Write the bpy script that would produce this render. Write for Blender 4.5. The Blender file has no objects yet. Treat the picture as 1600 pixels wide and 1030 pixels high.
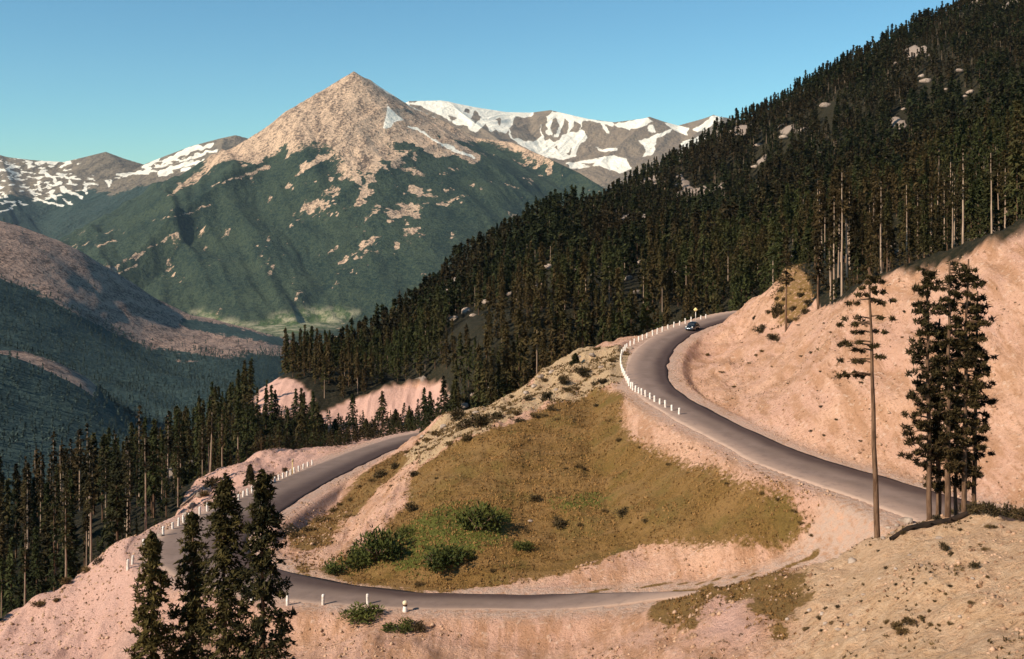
import bpy, math, random
import numpy as np
from mathutils import Vector

# ------------------------------------------------------------------ camera, light, exposure
SC = bpy.context.scene
COL = SC.collection
F, HV = 1700.0, 300.0                      # focal length and horizon row of the 1600 x 1030 picture
cam = bpy.data.cameras.new('camera')
cam.sensor_fit = 'HORIZONTAL'; cam.sensor_width = 36.0
cam.lens = 36.0 * F / 1600.0
cam.shift_y = -(515.0 - HV) / 1600.0
cam.clip_start = 0.5; cam.clip_end = 40000
camo = bpy.data.objects.new('camera', cam); COL.objects.link(camo)
camo.location = (0, 0, 0); camo.rotation_euler = (math.radians(90), 0, 0)
SC.camera = camo

SUN_EL, SUN_AZ = math.radians(35), math.atan2(-0.88, -0.50)      # sun stands low, left and behind the camera
w = bpy.data.worlds.new('World'); SC.world = w; w.use_nodes = True
nt = w.node_tree; nt.nodes.clear()
sky = nt.nodes.new('ShaderNodeTexSky'); sky.sky_type = 'NISHITA'; sky.sun_disc = False
sky.sun_elevation = SUN_EL; sky.sun_rotation = SUN_AZ % (2 * math.pi)
sky.altitude = 1500; sky.air_density = 1.0; sky.dust_density = 0.3; sky.ozone_density = 2.5
bg = nt.nodes.new('ShaderNodeBackground'); bg.inputs['Strength'].default_value = 0.088
out = nt.nodes.new('ShaderNodeOutputWorld')
tint = nt.nodes.new('ShaderNodeMix'); tint.data_type = 'RGBA'; tint.blend_type = 'MULTIPLY'; tint.inputs[0].default_value = 1; tint.inputs[7].default_value = (0.62, 1.0, 1.02, 1)
nt.links.new(sky.outputs[0], tint.inputs[6]); nt.links.new(tint.outputs[2], bg.inputs[0]); nt.links.new(bg.outputs[0], out.inputs[0])
sun = bpy.data.lights.new('sun', 'SUN'); sun.energy = 5.0; sun.angle = math.radians(0.5); sun.color = (1.0, 0.87, 0.71)
suno = bpy.data.objects.new('sun', sun); COL.objects.link(suno)
sd = Vector((math.sin(SUN_AZ) * math.cos(SUN_EL), math.cos(SUN_AZ) * math.cos(SUN_EL), math.sin(SUN_EL)))
suno.rotation_euler = sd.to_track_quat('Z', 'Y').to_euler(); suno.location = sd * 100
SC.view_settings.view_transform = 'Standard'; SC.view_settings.look = 'None'
SC.view_settings.exposure = 0.42; SC.view_settings.gamma = 1.0
SC.cycles.max_bounces = 5; SC.cycles.diffuse_bounces = 2; SC.cycles.glossy_bounces = 2
SC.cycles.volume_bounces = 0; SC.cycles.use_denoising = True

rng = np.random.default_rng(7)
random.seed(7)

# ------------------------------------------------------------------ numpy helpers
_perm = np.random.default_rng(3).permutation(4096)
_val = np.random.default_rng(4).random(4096)
def vnoise(x, y):
    xi = np.floor(x).astype(np.int64); yi = np.floor(y).astype(np.int64)
    fx = x - xi; fy = y - yi
    fx = fx * fx * fx * (fx * (fx * 6 - 15) + 10); fy = fy * fy * fy * (fy * (fy * 6 - 15) + 10)
    def h(a, b): return _val[_perm[(_perm[a & 4095] + b) & 4095]]
    a = h(xi, yi); b = h(xi + 1, yi); c = h(xi, yi + 1); d = h(xi + 1, yi + 1)
    return (a + (b - a) * fx) + ((c + (d - c) * fx) - (a + (b - a) * fx)) * fy
def fbm(x, y, o=4, g=0.5):
    s = np.zeros(np.broadcast(x, y).shape); a = 1.0; t = 0.0
    for i in range(o):
        s += a * (vnoise(x * 2 ** i + 17.3 * i, y * 2 ** i - 9.1 * i) - 0.5); t += a; a *= g
    return s / t * 2
def ridged(x, y, o=3):
    s = np.zeros(np.broadcast(x, y).shape); a = 1.0; t = 0.0
    for i in range(o):
        s += a * (1 - np.abs(2 * vnoise(x * 2 ** i + 7.7 * i, y * 2 ** i + 3.3 * i) - 1)); t += a; a *= 0.5
    return s / t
def sstep(a, b, x):
    t = np.clip((x - a) / (b - a), 0, 1); return t * t * (3 - 2 * t)
def poly_sd(px, py, poly):
    """signed distance to a polygon, positive inside"""
    P = np.asarray(poly, float); n = len(P)
    d = np.full(px.shape, 1e9); ins = np.zeros(px.shape, bool)
    for i in range(n):
        ax, ay = P[i]; bx, by = P[(i + 1) % n]
        ex, ey = bx - ax, by - ay
        t = np.clip(((px - ax) * ex + (py - ay) * ey) / (ex * ex + ey * ey + 1e-12), 0, 1)
        d = np.minimum(d, np.hypot(px - ax - t * ex, py - ay - t * ey))
        c = ((ay > py) != (by > py))
        ins ^= c & (px < (bx - ax) * (py - ay) / (by - ay + 1e-12) + ax)
    return np.where(ins, d, -d)
def line_dist(px, py, line):
    """distance to polyline (x, y, extra...) with the extras interpolated, and arc length"""
    L = np.asarray(line, float)
    best = np.full(px.shape, 1e18); ex = [np.zeros(px.shape) for _ in range(L.shape[1] - 2)]; arc = np.zeros(px.shape); side = np.zeros(px.shape)
    s0 = 0.0
    for i in range(len(L) - 1):
        a, b = L[i], L[i + 1]; dx, dy = b[0] - a[0], b[1] - a[1]; ll = math.hypot(dx, dy)
        t = np.clip(((px - a[0]) * dx + (py - a[1]) * dy) / (ll * ll), 0, 1)
        ox, oy = px - a[0] - t * dx, py - a[1] - t * dy
        d2 = ox * ox + oy * oy
        m = d2 < best
        best = np.where(m, d2, best); arc = np.where(m, s0 + t * ll, arc)
        side = np.where(m, np.sign(dx * oy - dy * ox), side)
        for k in range(len(ex)): ex[k] = np.where(m, a[2 + k] + t * (b[2 + k] - a[2 + k]), ex[k])
        s0 += ll
    return np.sqrt(best), ex, arc, side
def resample(line, step):
    """smooth a polyline (Catmull-Rom) and sample it evenly"""
    P = np.asarray(line, float); Q = np.vstack([2 * P[0] - P[1], P, 2 * P[-1] - P[-2]]); o = []
    for i in range(1, len(Q) - 2):
        for t in np.linspace(0, 1, 24, endpoint=False):
            p0, p1, p2, p3 = Q[i - 1:i + 3]
            o.append(0.5 * (2 * p1 + (p2 - p0) * t + (2 * p0 - 5 * p1 + 4 * p2 - p3) * t * t + (3 * p1 - p0 - 3 * p2 + p3) * t ** 3))
    o.append(P[-1]); o = np.array(o)
    s = np.concatenate([[0], np.cumsum(np.hypot(*(o[1:, :2] - o[:-1, :2]).T))])
    q = np.arange(0, s[-1], step)
    return np.stack([np.interp(q, s, o[:, k]) for k in range(o.shape[1])], 1)
class TPS:
    """thin plate surface through control points, worked out in (x/(y+c), log(y+c)) so that near and far get equal care"""
    def __init__(s, pts, c, lam=1e-4, ws=0.5):
        s.c, s.ws = c, ws
        P = np.asarray(pts, float); A = s.par(P[:, 0], P[:, 1]); q = P[:, 2] / (P[:, 1] + c)
        n = len(A); r = np.hypot(A[:, None, 0] - A[None, :, 0], A[:, None, 1] - A[None, :, 1])
        K = s.k(r) + lam * np.eye(n); T = np.hstack([np.ones((n, 1)), A])
        M = np.block([[K, T], [T.T, np.zeros((3, 3))]])
        s.w = np.linalg.solve(M, np.concatenate([q, np.zeros(3)])); s.A = A
    def par(s, x, y): return np.stack([x / (y + s.c), s.ws * np.log(y + s.c)], -1)
    def k(s, r): return np.where(r > 1e-9, r * r * np.log(np.maximum(r, 1e-9)), 0)
    def __call__(s, x, y):
        sh = x.shape; B = s.par(x.ravel(), y.ravel()); o = np.empty(len(B))
        for i in range(0, len(B), 40000):
            b = B[i:i + 40000]
            r = np.hypot(b[:, None, 0] - s.A[None, :, 0], b[:, None, 1] - s.A[None, :, 1])
            o[i:i + 40000] = s.k(r) @ s.w[:-3] + s.w[-3] + b @ s.w[-2:]
        return o.reshape(sh) * (y + s.c)
def W(u, v, d): return ((u - 800) / F * d, d, (HV - v) / F * d)
def pix(x, y, z): return 800 + F * x / y, HV - F * z / y

# ------------------------------------------------------------------ scene helpers
def tag(o, label=None, cat=None, group=None, kind=None):
    if label: o['label'] = label
    if cat: o['category'] = cat
    if group: o['group'] = group
    if kind: o['kind'] = kind
    return o
def mesh(name, V, faces, mats=(), attrs=None, smooth=False, mi=None):
    """faces: (M,3) or (M,4) int array, or a list of such arrays"""
    if not isinstance(faces, list): faces = [faces]
    faces = [np.asarray(f, np.int32) for f in faces if len(f)]
    me = bpy.data.meshes.new(name); V = np.asarray(V, np.float32)
    loops = np.concatenate([f.ravel() for f in faces]); cnt = np.concatenate([np.full(len(f), f.shape[1], np.int32) for f in faces])
    me.vertices.add(len(V)); me.vertices.foreach_set('co', V.ravel())
    me.loops.add(len(loops)); me.loops.foreach_set('vertex_index', loops)
    me.polygons.add(len(cnt)); me.polygons.foreach_set('loop_start', np.concatenate([[0], np.cumsum(cnt)[:-1]]).astype(np.int32))
    me.polygons.foreach_set('loop_total', cnt)
    if smooth: me.polygons.foreach_set('use_smooth', np.ones(len(cnt), bool))
    for m in mats: me.materials.append(m)
    if mi is not None: me.polygons.foreach_set('material_index', np.asarray(mi, np.int32))
    me.update(calc_edges=True)
    for k, a in (attrs or {}).items():
        at = me.attributes.new(k, 'FLOAT', 'POINT'); at.data.foreach_set('value', np.asarray(a, np.float32).ravel())
    me.validate()
    return me
def obj(name, me, loc=(0, 0, 0), parent=None, rot=(0, 0, 0), scale=(1, 1, 1)):
    o = bpy.data.objects.new(name, me); COL.objects.link(o)
    o.location = loc; o.rotation_euler = rot; o.scale = scale
    if parent: o.parent = parent
    return o
def empty(name, loc, rz=0): return obj(name, None, loc, rot=(0, 0, rz))
def grid_faces(nr, nc):
    i = np.arange(nr - 1)[:, None] * nc + np.arange(nc - 1)[None, :]; i = i.ravel()
    return np.stack([i, i + 1, i + nc + 1, i + nc], 1)

class NT:
    """small wrapper for material nodes"""
    def __init__(s, name):
        s.m = bpy.data.materials.new(name); s.m.use_nodes = True; s.t = s.m.node_tree; s.n = s.t.nodes; s.l = s.t.links
        s.b = s.n['Principled BSDF']; s.b.inputs['Roughness'].default_value = 0.9; s.b.inputs['Specular IOR Level'].default_value = 0.15
        s.pos = s.n.new('ShaderNodeNewGeometry').outputs['Position']
    def noise(s, scale, detail=4, rough=0.55, stretch=None, off=0, obj=False):
        n = s.n.new('ShaderNodeTexNoise'); n.inputs['Scale'].default_value = scale; n.inputs['Detail'].default_value = detail; n.inputs['Roughness'].default_value = rough
        src = s.pos
        if obj: src = s.n.new('ShaderNodeTexCoord').outputs['Object']
        mp = s.n.new('ShaderNodeMapping'); mp.inputs['Location'].default_value = (off, off * 1.7, off * .3)
        if stretch: mp.inputs['Scale'].default_value = stretch
        s.l.new(src, mp.inputs['Vector']); s.l.new(mp.outputs[0], n.inputs['Vector'])
        return n.outputs['Fac']
    def attr(s, name):
        a = s.n.new('ShaderNodeAttribute'); a.attribute_name = name; return a.outputs['Fac']
    def math(s, op, a, b=0.0, c=None):
        n = s.n.new('ShaderNodeMath'); n.operation = op
        for k, q in enumerate((a, b) if c is None else (a, b, c)):
            if isinstance(q, (int, float)): n.inputs[k].default_value = q
            else: s.l.new(q, n.inputs[k])
        return n.outputs[0]
    def step(s, x, lo, hi):
        n = s.n.new('ShaderNodeMapRange'); n.interpolation_type = 'SMOOTHSTEP'
        n.inputs['From Min'].default_value = lo; n.inputs['From Max'].default_value = hi
        s.l.new(x, n.inputs['Value']); return n.outputs[0]
    def mix(s, f, a, b):
        n = s.n.new('ShaderNodeMix'); n.data_type = 'RGBA'
        for k, q in ((0, f), (6, a), (7, b)):
            if isinstance(q, (int, float)): n.inputs[k].default_value = q
            elif isinstance(q, tuple): n.inputs[k].default_value = (*q, 1)
            else: s.l.new(q, n.inputs[k])
        return n.outputs[2]
    def bump(s, h, strength, dist):
        n = s.n.new('ShaderNodeBump'); n.inputs['Strength'].default_value = strength; n.inputs['Distance'].default_value = dist
        s.l.new(h, n.inputs['Height']); s.l.new(n.outputs[0], s.b.inputs['Normal'])
    def color(s, c):
        if isinstance(c, tuple): s.b.inputs['Base Color'].default_value = (*c, 1)
        else: s.l.new(c, s.b.inputs['Base Color'])
        return s.m
def simple(name, c1, c2=None, scale=3.0, rough=0.9, obj=False, stretch=None):
    t = NT(name); t.b.inputs['Roughness'].default_value = rough
    return t.color(t.mix(t.step(t.noise(scale, 4, obj=obj, stretch=stretch), 0.35, 0.65), c1, c2) if c2 else c1)

# ------------------------------------------------------------------ roads (x, y, z, width)
UPPER = resample([(52, 58, -26.6, 6.5), (46, 72, -27, 6.5), (39.3, 88, -27.3, 8.4), (34.0, 100.5, -27.5, 8.2), (28.8, 110, -27.5, 7.4), (25.8, 120, -27.5, 6.3), (21.7, 137.5, -27.5, 6.2),
                  (20.0, 150, -27.5, 6.2), (20.0, 161, -27.5, 6.4), (21.4, 173, -27.5, 6.6), (24.2, 187, -27.5, 6.6), (28.8, 203, -27.5, 6.6), (34.6, 217, -27.4, 6.4), (42, 230, -27.3, 6.4),
                  (51, 243, -27.2, 6.4), (62, 252, -27.4, 6.4), (78, 258, -27.8, 6.4), (96, 261, -28, 6.4)], 1.0)
LOWER = resample([(35.5, 98.5, -27.9, 5.5), (31, 93.5, -29.6, 5.5), (24, 92, -32.2, 5.5), (17, 94, -34.4, 3.6), (13.3, 96, -35.6, 3.6), (5, 98.3, -37, 3.8), (-3.5, 100.5, -37.8, 4.0), (-12, 102.5, -38.3, 4.4),
                  (-22, 107.5, -39, 6.5), (-30.5, 114, -39.5, 9), (-35, 122, -40, 10.5), (-36, 130, -40.5, 10.5), (-34.8, 140, -41.3, 9.5), (-33, 152, -42.3, 8.5), (-30.8, 170, -44.3, 8),
                  (-28.5, 190, -46.9, 7.5), (-25.5, 208, -49, 7), (-20, 226, -51, 7), (-10, 240, -52.5, 7), (5, 250, -54, 7), (25, 258, -55, 7)], 1.0)

# ------------------------------------------------------------------ near ground: control points
C = []
for x, y, z in [(0, -24, 6), (-30, -24, -4), (30, -24, 14), (0, 0, -1.7), (40, 0, 3), (-40, 0, -13), (0, 30, -17.5), (30, 30, -12), (-30, 30, -23), (60, 30, -3), (-70, 60, -42), (80, 60, -2)]: C.append((x, y, z))
for u, v, d in [
    # bank at the lower right
    (1600, 1060, 42), (1450, 1060, 48), (1300, 1050, 56), (1150, 1045, 66), (1555, 900, 58), (1450, 900, 62), (1300, 930, 70), (1200, 960, 72), (1120, 970, 76), (1050, 990, 80),
    (1370, 838, 80), (1450, 815, 79), (1555, 788, 77), (1700, 750, 74), (1300, 868, 83), (1200, 900, 86), (1100, 922, 87), (1030, 950, 88),
    (1300, 842, 93), (1200, 870, 97), (1100, 880, 101), (1250, 828, 101),
    # cut bank above the upper road
    (1440, 420, 128), (1555, 385, 118), (1700, 340, 112), (1700, 520, 98), (1400, 600, 112), (1360, 447, 138), (1300, 482, 150), (1250, 560, 143), (1240, 512, 168), (1200, 458, 190), (1240, 418, 196), (1170, 478, 212),
    (1150, 560, 172), (1160, 530, 192), (1520, 560, 104),
    # forested slope
    (1440, 416, 146), (1360, 442, 155), (1520, 392, 140), (1600, 362, 136), (1700, 325, 130), (1450, 402, 168), (1600, 330, 190), (1500, 366, 195), (1400, 404, 190), (1300, 430, 210), (1250, 380, 300), (1400, 300, 350), (1550, 230, 350), (1600, 180, 450), (1450, 200, 500), (1250, 280, 500),
    (1100, 380, 400), (1100, 330, 550), (1145, 486, 258), (1120, 488, 275), (1200, 470, 262), (1050, 497, 255), (980, 524, 232), (1000, 440, 340), (900, 470, 320), (880, 540, 236), (800, 565, 250), (850, 400, 430), (700, 560, 290),
    (700, 480, 400), (600, 560, 340), (600, 520, 420),
    # side of the valley on the left
    (0, 960, 150), (190, 810, 180), (300, 775, 205), (400, 728, 232), (500, 695, 255), (400, 622, 300), (440, 596, 306), (480, 625, 285), (600, 662, 268), (600, 602, 292), (690, 590, 287), (680, 640, 264), (520, 650, 278),
    (600, 595, 312), (440, 592, 325),
    # rocky spur
    (985, 537, 190), (960, 542, 192), (900, 552, 200), (850, 580, 195), (830, 605, 190), (760, 642, 185), (700, 650, 190), (660, 692, 180), (620, 722, 165), (640, 760, 133), (560, 800, 140), (500, 840, 128), (470, 888, 114),
    (590, 742, 160), (850, 605, 215), (760, 655, 215), (700, 668, 215), (900, 596, 178), (850, 627, 165), (950, 592, 174),
    # meadow
    (830, 652, 147), (750, 702, 136), (700, 760, 127), (900, 702, 136), (1000, 762, 121), (1100, 800, 110), (1150, 820, 105), (850, 800, 119), (750, 850, 111.5), (600, 880, 110), (900, 862, 109), (1000, 862, 106), (980, 642, 149), (1050, 722, 126),
    # shoulder at the bottom, slope towards the camera
    (600, 975, 97), (800, 975, 97), (700, 1030, 90), (900, 1000, 92), (450, 965, 102), (450, 1030, 94), (600, 1130, 70), (800, 1130, 68), (400, 1130, 70), (300, 1120, 75), (240, 1090, 82),
    # pink embankment outside the lower bend
    (200, 872, 119), (150, 985, 108), (270, 985, 102), (60, 985, 112), (50, 942, 122), (120, 902, 126), (100, 938, 136), (50, 968, 142), (182, 852, 128), (180, 880, 142), (272, 832, 134), (270, 848, 152), (345, 776, 168),
    (340, 737, 190), (420, 707, 215), (560, 697, 237), (450, 737, 185), (340, 746, 218)]: C.append(W(u, v, d))
CREST = [(-150, -70, 205), (50, -67, 220), (200, -66, 250), (400, -66, 330), (600, -57, 420), (700, -44, 480), (850, -24, 560), (1000, 5, 640), (1130, 32, 700), (1250, 58, 740), (1400, 90, 780), (1450, 101, 790), (1600, 134, 800), (1750, 170, 800)]
for u, z, d in CREST:
    x = (u - 800) / F
    C.append((x * d, d, z)); C.append((x * (d * 1.3), d * 1.3, z - d * .2)); C.append((x * d * 1.7, d * 1.7, z - d * .55))
GC = 30.0
base = TPS(C, GC, 2e-5)

# grid that is fine near the camera and coarse far away
NT_, ND_ = 1000, 760
tt = np.linspace(-0.60, 0.60, NT_); ss = np.linspace(math.log(8.0), math.log(1250.0), ND_)
TT, SS = np.meshgrid(tt, ss); GY = np.exp(SS) - GC; GX = TT * (GY + GC)
GZ = base(GX, GY)
wild = sstep(200, 420, GY)
GZ += fbm(GX / 55, GY / 55, 4) * (0.25 + 4.5 * wild) + fbm(GX / 9, GY / 9, 4) * 0.38
near = (GY > 40) & (GY < 320)
def road_clamp(Z, line, flat, fill, cut):
    x, y, z = GX[near], GY[near], Z[near]
    d, (zr, wd), arc, side = line_dist(x, y, line[::2])
    wf = wd / 2 + flat
    e = np.maximum(d - wf, 0)
    n = fbm(x / 4, y / 4, 3) * 0.25 * sstep(0, 6, e)
    e = e + fbm(x / 6, y / 6, 3) * 1.2 * sstep(0.5, 4, e)
    z2 = np.clip(z, zr - fill * e - 0.02, zr + cut * e - 0.02) + n
    z2 = np.where(d < wd / 2 - 0.25, zr - 0.16, np.where(d < wf, np.minimum(z2, zr - 0.01), z2))
    Z = Z.copy(); Z[near] = z2
    D = np.full(GX.shape, 1e3); D[near] = d - wd / 2
    S = np.zeros(GX.shape); S[near] = side
    return Z, D, S
GZ, DU, SU = road_clamp(GZ, UPPER, 2.3, 0.7, 0.85)
Z1 = GZ
GZ, DL, SL = road_clamp(GZ, LOWER, 2.6, 0.75, 0.9)
GZ = np.where(DU < 6, Z1 + (GZ - Z1) * sstep(1.6, 6, DU), GZ)
# erosion rills down the bare banks
rill = (ridged(GX / 3.2, GY / 14, 3) - 0.5) * sstep(3.5, 9, np.minimum(DU, DL)) * (1 - wild) * (GY > 40)
rill *= sstep(84, 100, GY - .25 * np.maximum(GX, 0)) * .9 + .1
GZ += fbm(GX / 2.3, GY / 2.3, 4) * .42 * sstep(3, 9, np.minimum(DU, DL)) * (1 - wild) * (GY > 40)
GZ += fbm(GX / 1.3, GY / 1.3, 4) * .30 * sstep(96, 80, GY) * (GY > 30) + rill * 1.15 + (ridged(GX / 1.1, GY / 3.5, 2) - .5) * .16 * sstep(3, 8, np.minimum(DU, DL)) * (1 - wild) * sstep(84, 100, GY)

def H(x, y):
    x = np.asarray(x, float); y = np.asarray(y, float)
    a = np.clip((x / (y + GC) - tt[0]) / (tt[1] - tt[0]), 0, NT_ - 1.001); b = np.clip((np.log(y + GC) - ss[0]) / (ss[1] - ss[0]), 0, ND_ - 1.001)
    i = a.astype(int); j = b.astype(int); fa = a - i; fb = b - j
    return (GZ[j, i] * (1 - fa) + GZ[j, i + 1] * fa) * (1 - fb) + (GZ[j + 1, i] * (1 - fa) + GZ[j + 1, i + 1] * fa) * fb
_rd = np.exp(np.linspace(math.log(30), math.log(1100), 6000))
def P(u, v, dmin=40.0):
    """the point of the ground that the photograph shows at this pixel"""
    d = _rd[_rd > dmin]; x = (u - 800) / F * d; zr = (HV - v) / F * d
    g = H(x, d); hit = np.nonzero(g >= zr)[0]
    k = hit[0] if len(hit) else len(d) - 1
    return float(x[k]), float(d[k]), float(g[k])
def PP(pts): return [P(u, v)[:2] for u, v in pts]

# ------------------------------------------------------------------ ground cover masks
MEADOW = PP([(640, 765), (650, 737), (690, 707), (760, 674), (830, 656), (868, 628), (930, 612), (965, 614), (970, 650), (985, 685), (1025, 712), (1090, 738), (1170, 764), (1225, 792), (1262, 822), (1210, 840), (1100, 846), (1000, 853), (900, 882), (830, 905), (740, 918), (650, 925), (560, 910), (500, 888), (540, 868), (600, 835), (620, 805), (640, 790)])
GREEN1 = PP([(540, 885), (560, 855), (640, 815), (690, 790), (790, 795), (800, 840), (740, 870), (640, 905)])
GREEN2 = PP([(860, 785), (940, 770), (1030, 752), (1060, 765), (960, 785), (880, 800)])
DRY1 = PP([(1010, 965), (1050, 925), (1110, 915), (1250, 890), (1270, 880), (1240, 920), (1240, 1000), (1190, 1000), (1180, 930), (1110, 935), (1080, 1000), (1050, 985)])
DRY2 = PP([(450, 845), (470, 815), (545, 770), (600, 720), (640, 700), (620, 740), (560, 790), (520, 850), (480, 905), (455, 880)])
SPUR = PP([(640, 700), (690, 655), (760, 632), (830, 602), (860, 572), (950, 542), (985, 545), (970, 600), (860, 628), (760, 672), (690, 705), (640, 740)])
BARE_A = PP([(398, 625), (412, 598), (440, 590), (475, 602), (490, 625), (470, 650), (400, 650)])
BARE_B = PP([(490, 650), (555, 622), (640, 601), (690, 591), (705, 620), (680, 650), (640, 690), (540, 695)])
DITCH = PP([(640, 925), (720, 912), (800, 890), (880, 868), (960, 848), (1050, 838)]); DITCH2 = PP([(690, 923), (800, 905), (880, 893), (925, 882), (950, 868)]); DITCH3 = PP([(920, 925), (1050, 912), (1180, 898), (1250, 880), (1275, 865)])
SPURTOP = [(41, 172), (44, 168), (50, 172), (54, 186), (52, 200), (47, 196), (44, 186)]
x, y = GX, GY
uu = 800 + F * x / np.maximum(y, 1)
FB = np.array([(-400, 95), (0, 120), (50, 129), (100, 139), (180, 151), (270, 164), (340, 205), (420, 228), (500, 252), (560, 258), (640, 250), (690, 212), (760, 208), (830, 208), (900, 214), (960, 219), (1000, 225), (1050, 236), (1100, 246), (1140, 254),
               (1165, 252), (1200, 206), (1240, 200), *[(u, P(u, v)[1] + .5) for u, v in ((1300, 478), (1360, 446), (1440, 418), (1555, 382), (1640, 356))], (2200, 104)], float)
def fboundary(x, y): return y - np.interp(800 + F * x / np.maximum(y, 1), FB[:, 0], FB[:, 1])
bareA, bareB = poly_sd(x, y, BARE_A), poly_sd(x, y, BARE_B)
wob = fbm(x / 7, y / 7, 3) * 3
M = {}
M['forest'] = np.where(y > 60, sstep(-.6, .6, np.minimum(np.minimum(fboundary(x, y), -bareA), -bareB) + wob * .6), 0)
M['meadow'] = sstep(-2.6, 1.9, poly_sd(x, y, MEADOW) + wob * 0.35 + .3)
M['green'] = np.maximum(sstep(-1.5, 2.5, poly_sd(x, y, GREEN1) + wob), 0.6 * sstep(-1, 1.5, poly_sd(x, y, GREEN2) + wob * .5))
M['dry'] = np.maximum(sstep(-1.2, 2, poly_sd(x, y, DRY1) + wob * .8), 0.8 * sstep(-1.5, 2, poly_sd(x, y, DRY2) + wob))
_dd = np.minimum(np.minimum(line_dist(x, y, DITCH)[0], line_dist(x, y, DITCH2)[0] + .15), line_dist(x, y, DITCH3)[0] + .2)
M['dry'] = np.maximum(M['dry'], .85 * sstep(.9, .15, _dd + wob * .08))
M['gold'] = sstep(-2, 2.5, poly_sd(x, y, PP([(1225, 910), (1300, 872), (1372, 840), (1450, 818), (1555, 792)]) + [(60, 72), (60, 30), (14, 40), (15, 60)]) + wob * .6)
M['spur'] = sstep(-2, 2, poly_sd(x, y, SPUR) + wob)
M['dry'] = np.maximum(M['dry'], .62 * sstep(-2, 2, poly_sd(x, y, SPURTOP) + wob))
M['pale'] = sstep(3.2, 0.4, np.minimum(DU, DL) + wob * .25)          # graded gravel shoulders
M['pink'] = np.maximum(sstep(-1, 2, np.maximum(np.maximum(bareA, bareB), poly_sd(x, y, PP([(1110, 934), (1178, 930), (1192, 1000), (1092, 1000)])))), sstep(-20, -42, x) * sstep(40, 90, y) * (1 - M['forest']))
GZ -= rill * 1.1 * M['meadow']
rough = M['spur'] * 0.9 + M['meadow'] * .25 + M['dry'] * .3
GZ += (fbm(GX / 2.6, GY / 2.6, 4) * 0.75 * rough) * sstep(0.5, 3, np.minimum(DU, DL))
outcrop = sstep(0.36, 0.62, fbm(GX / 15 + 5, GY / 26, 4)) * M['forest']
M['outcrop'] = outcrop
GZ += outcrop * 2.2 * sstep(150, 230, GY)

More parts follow.
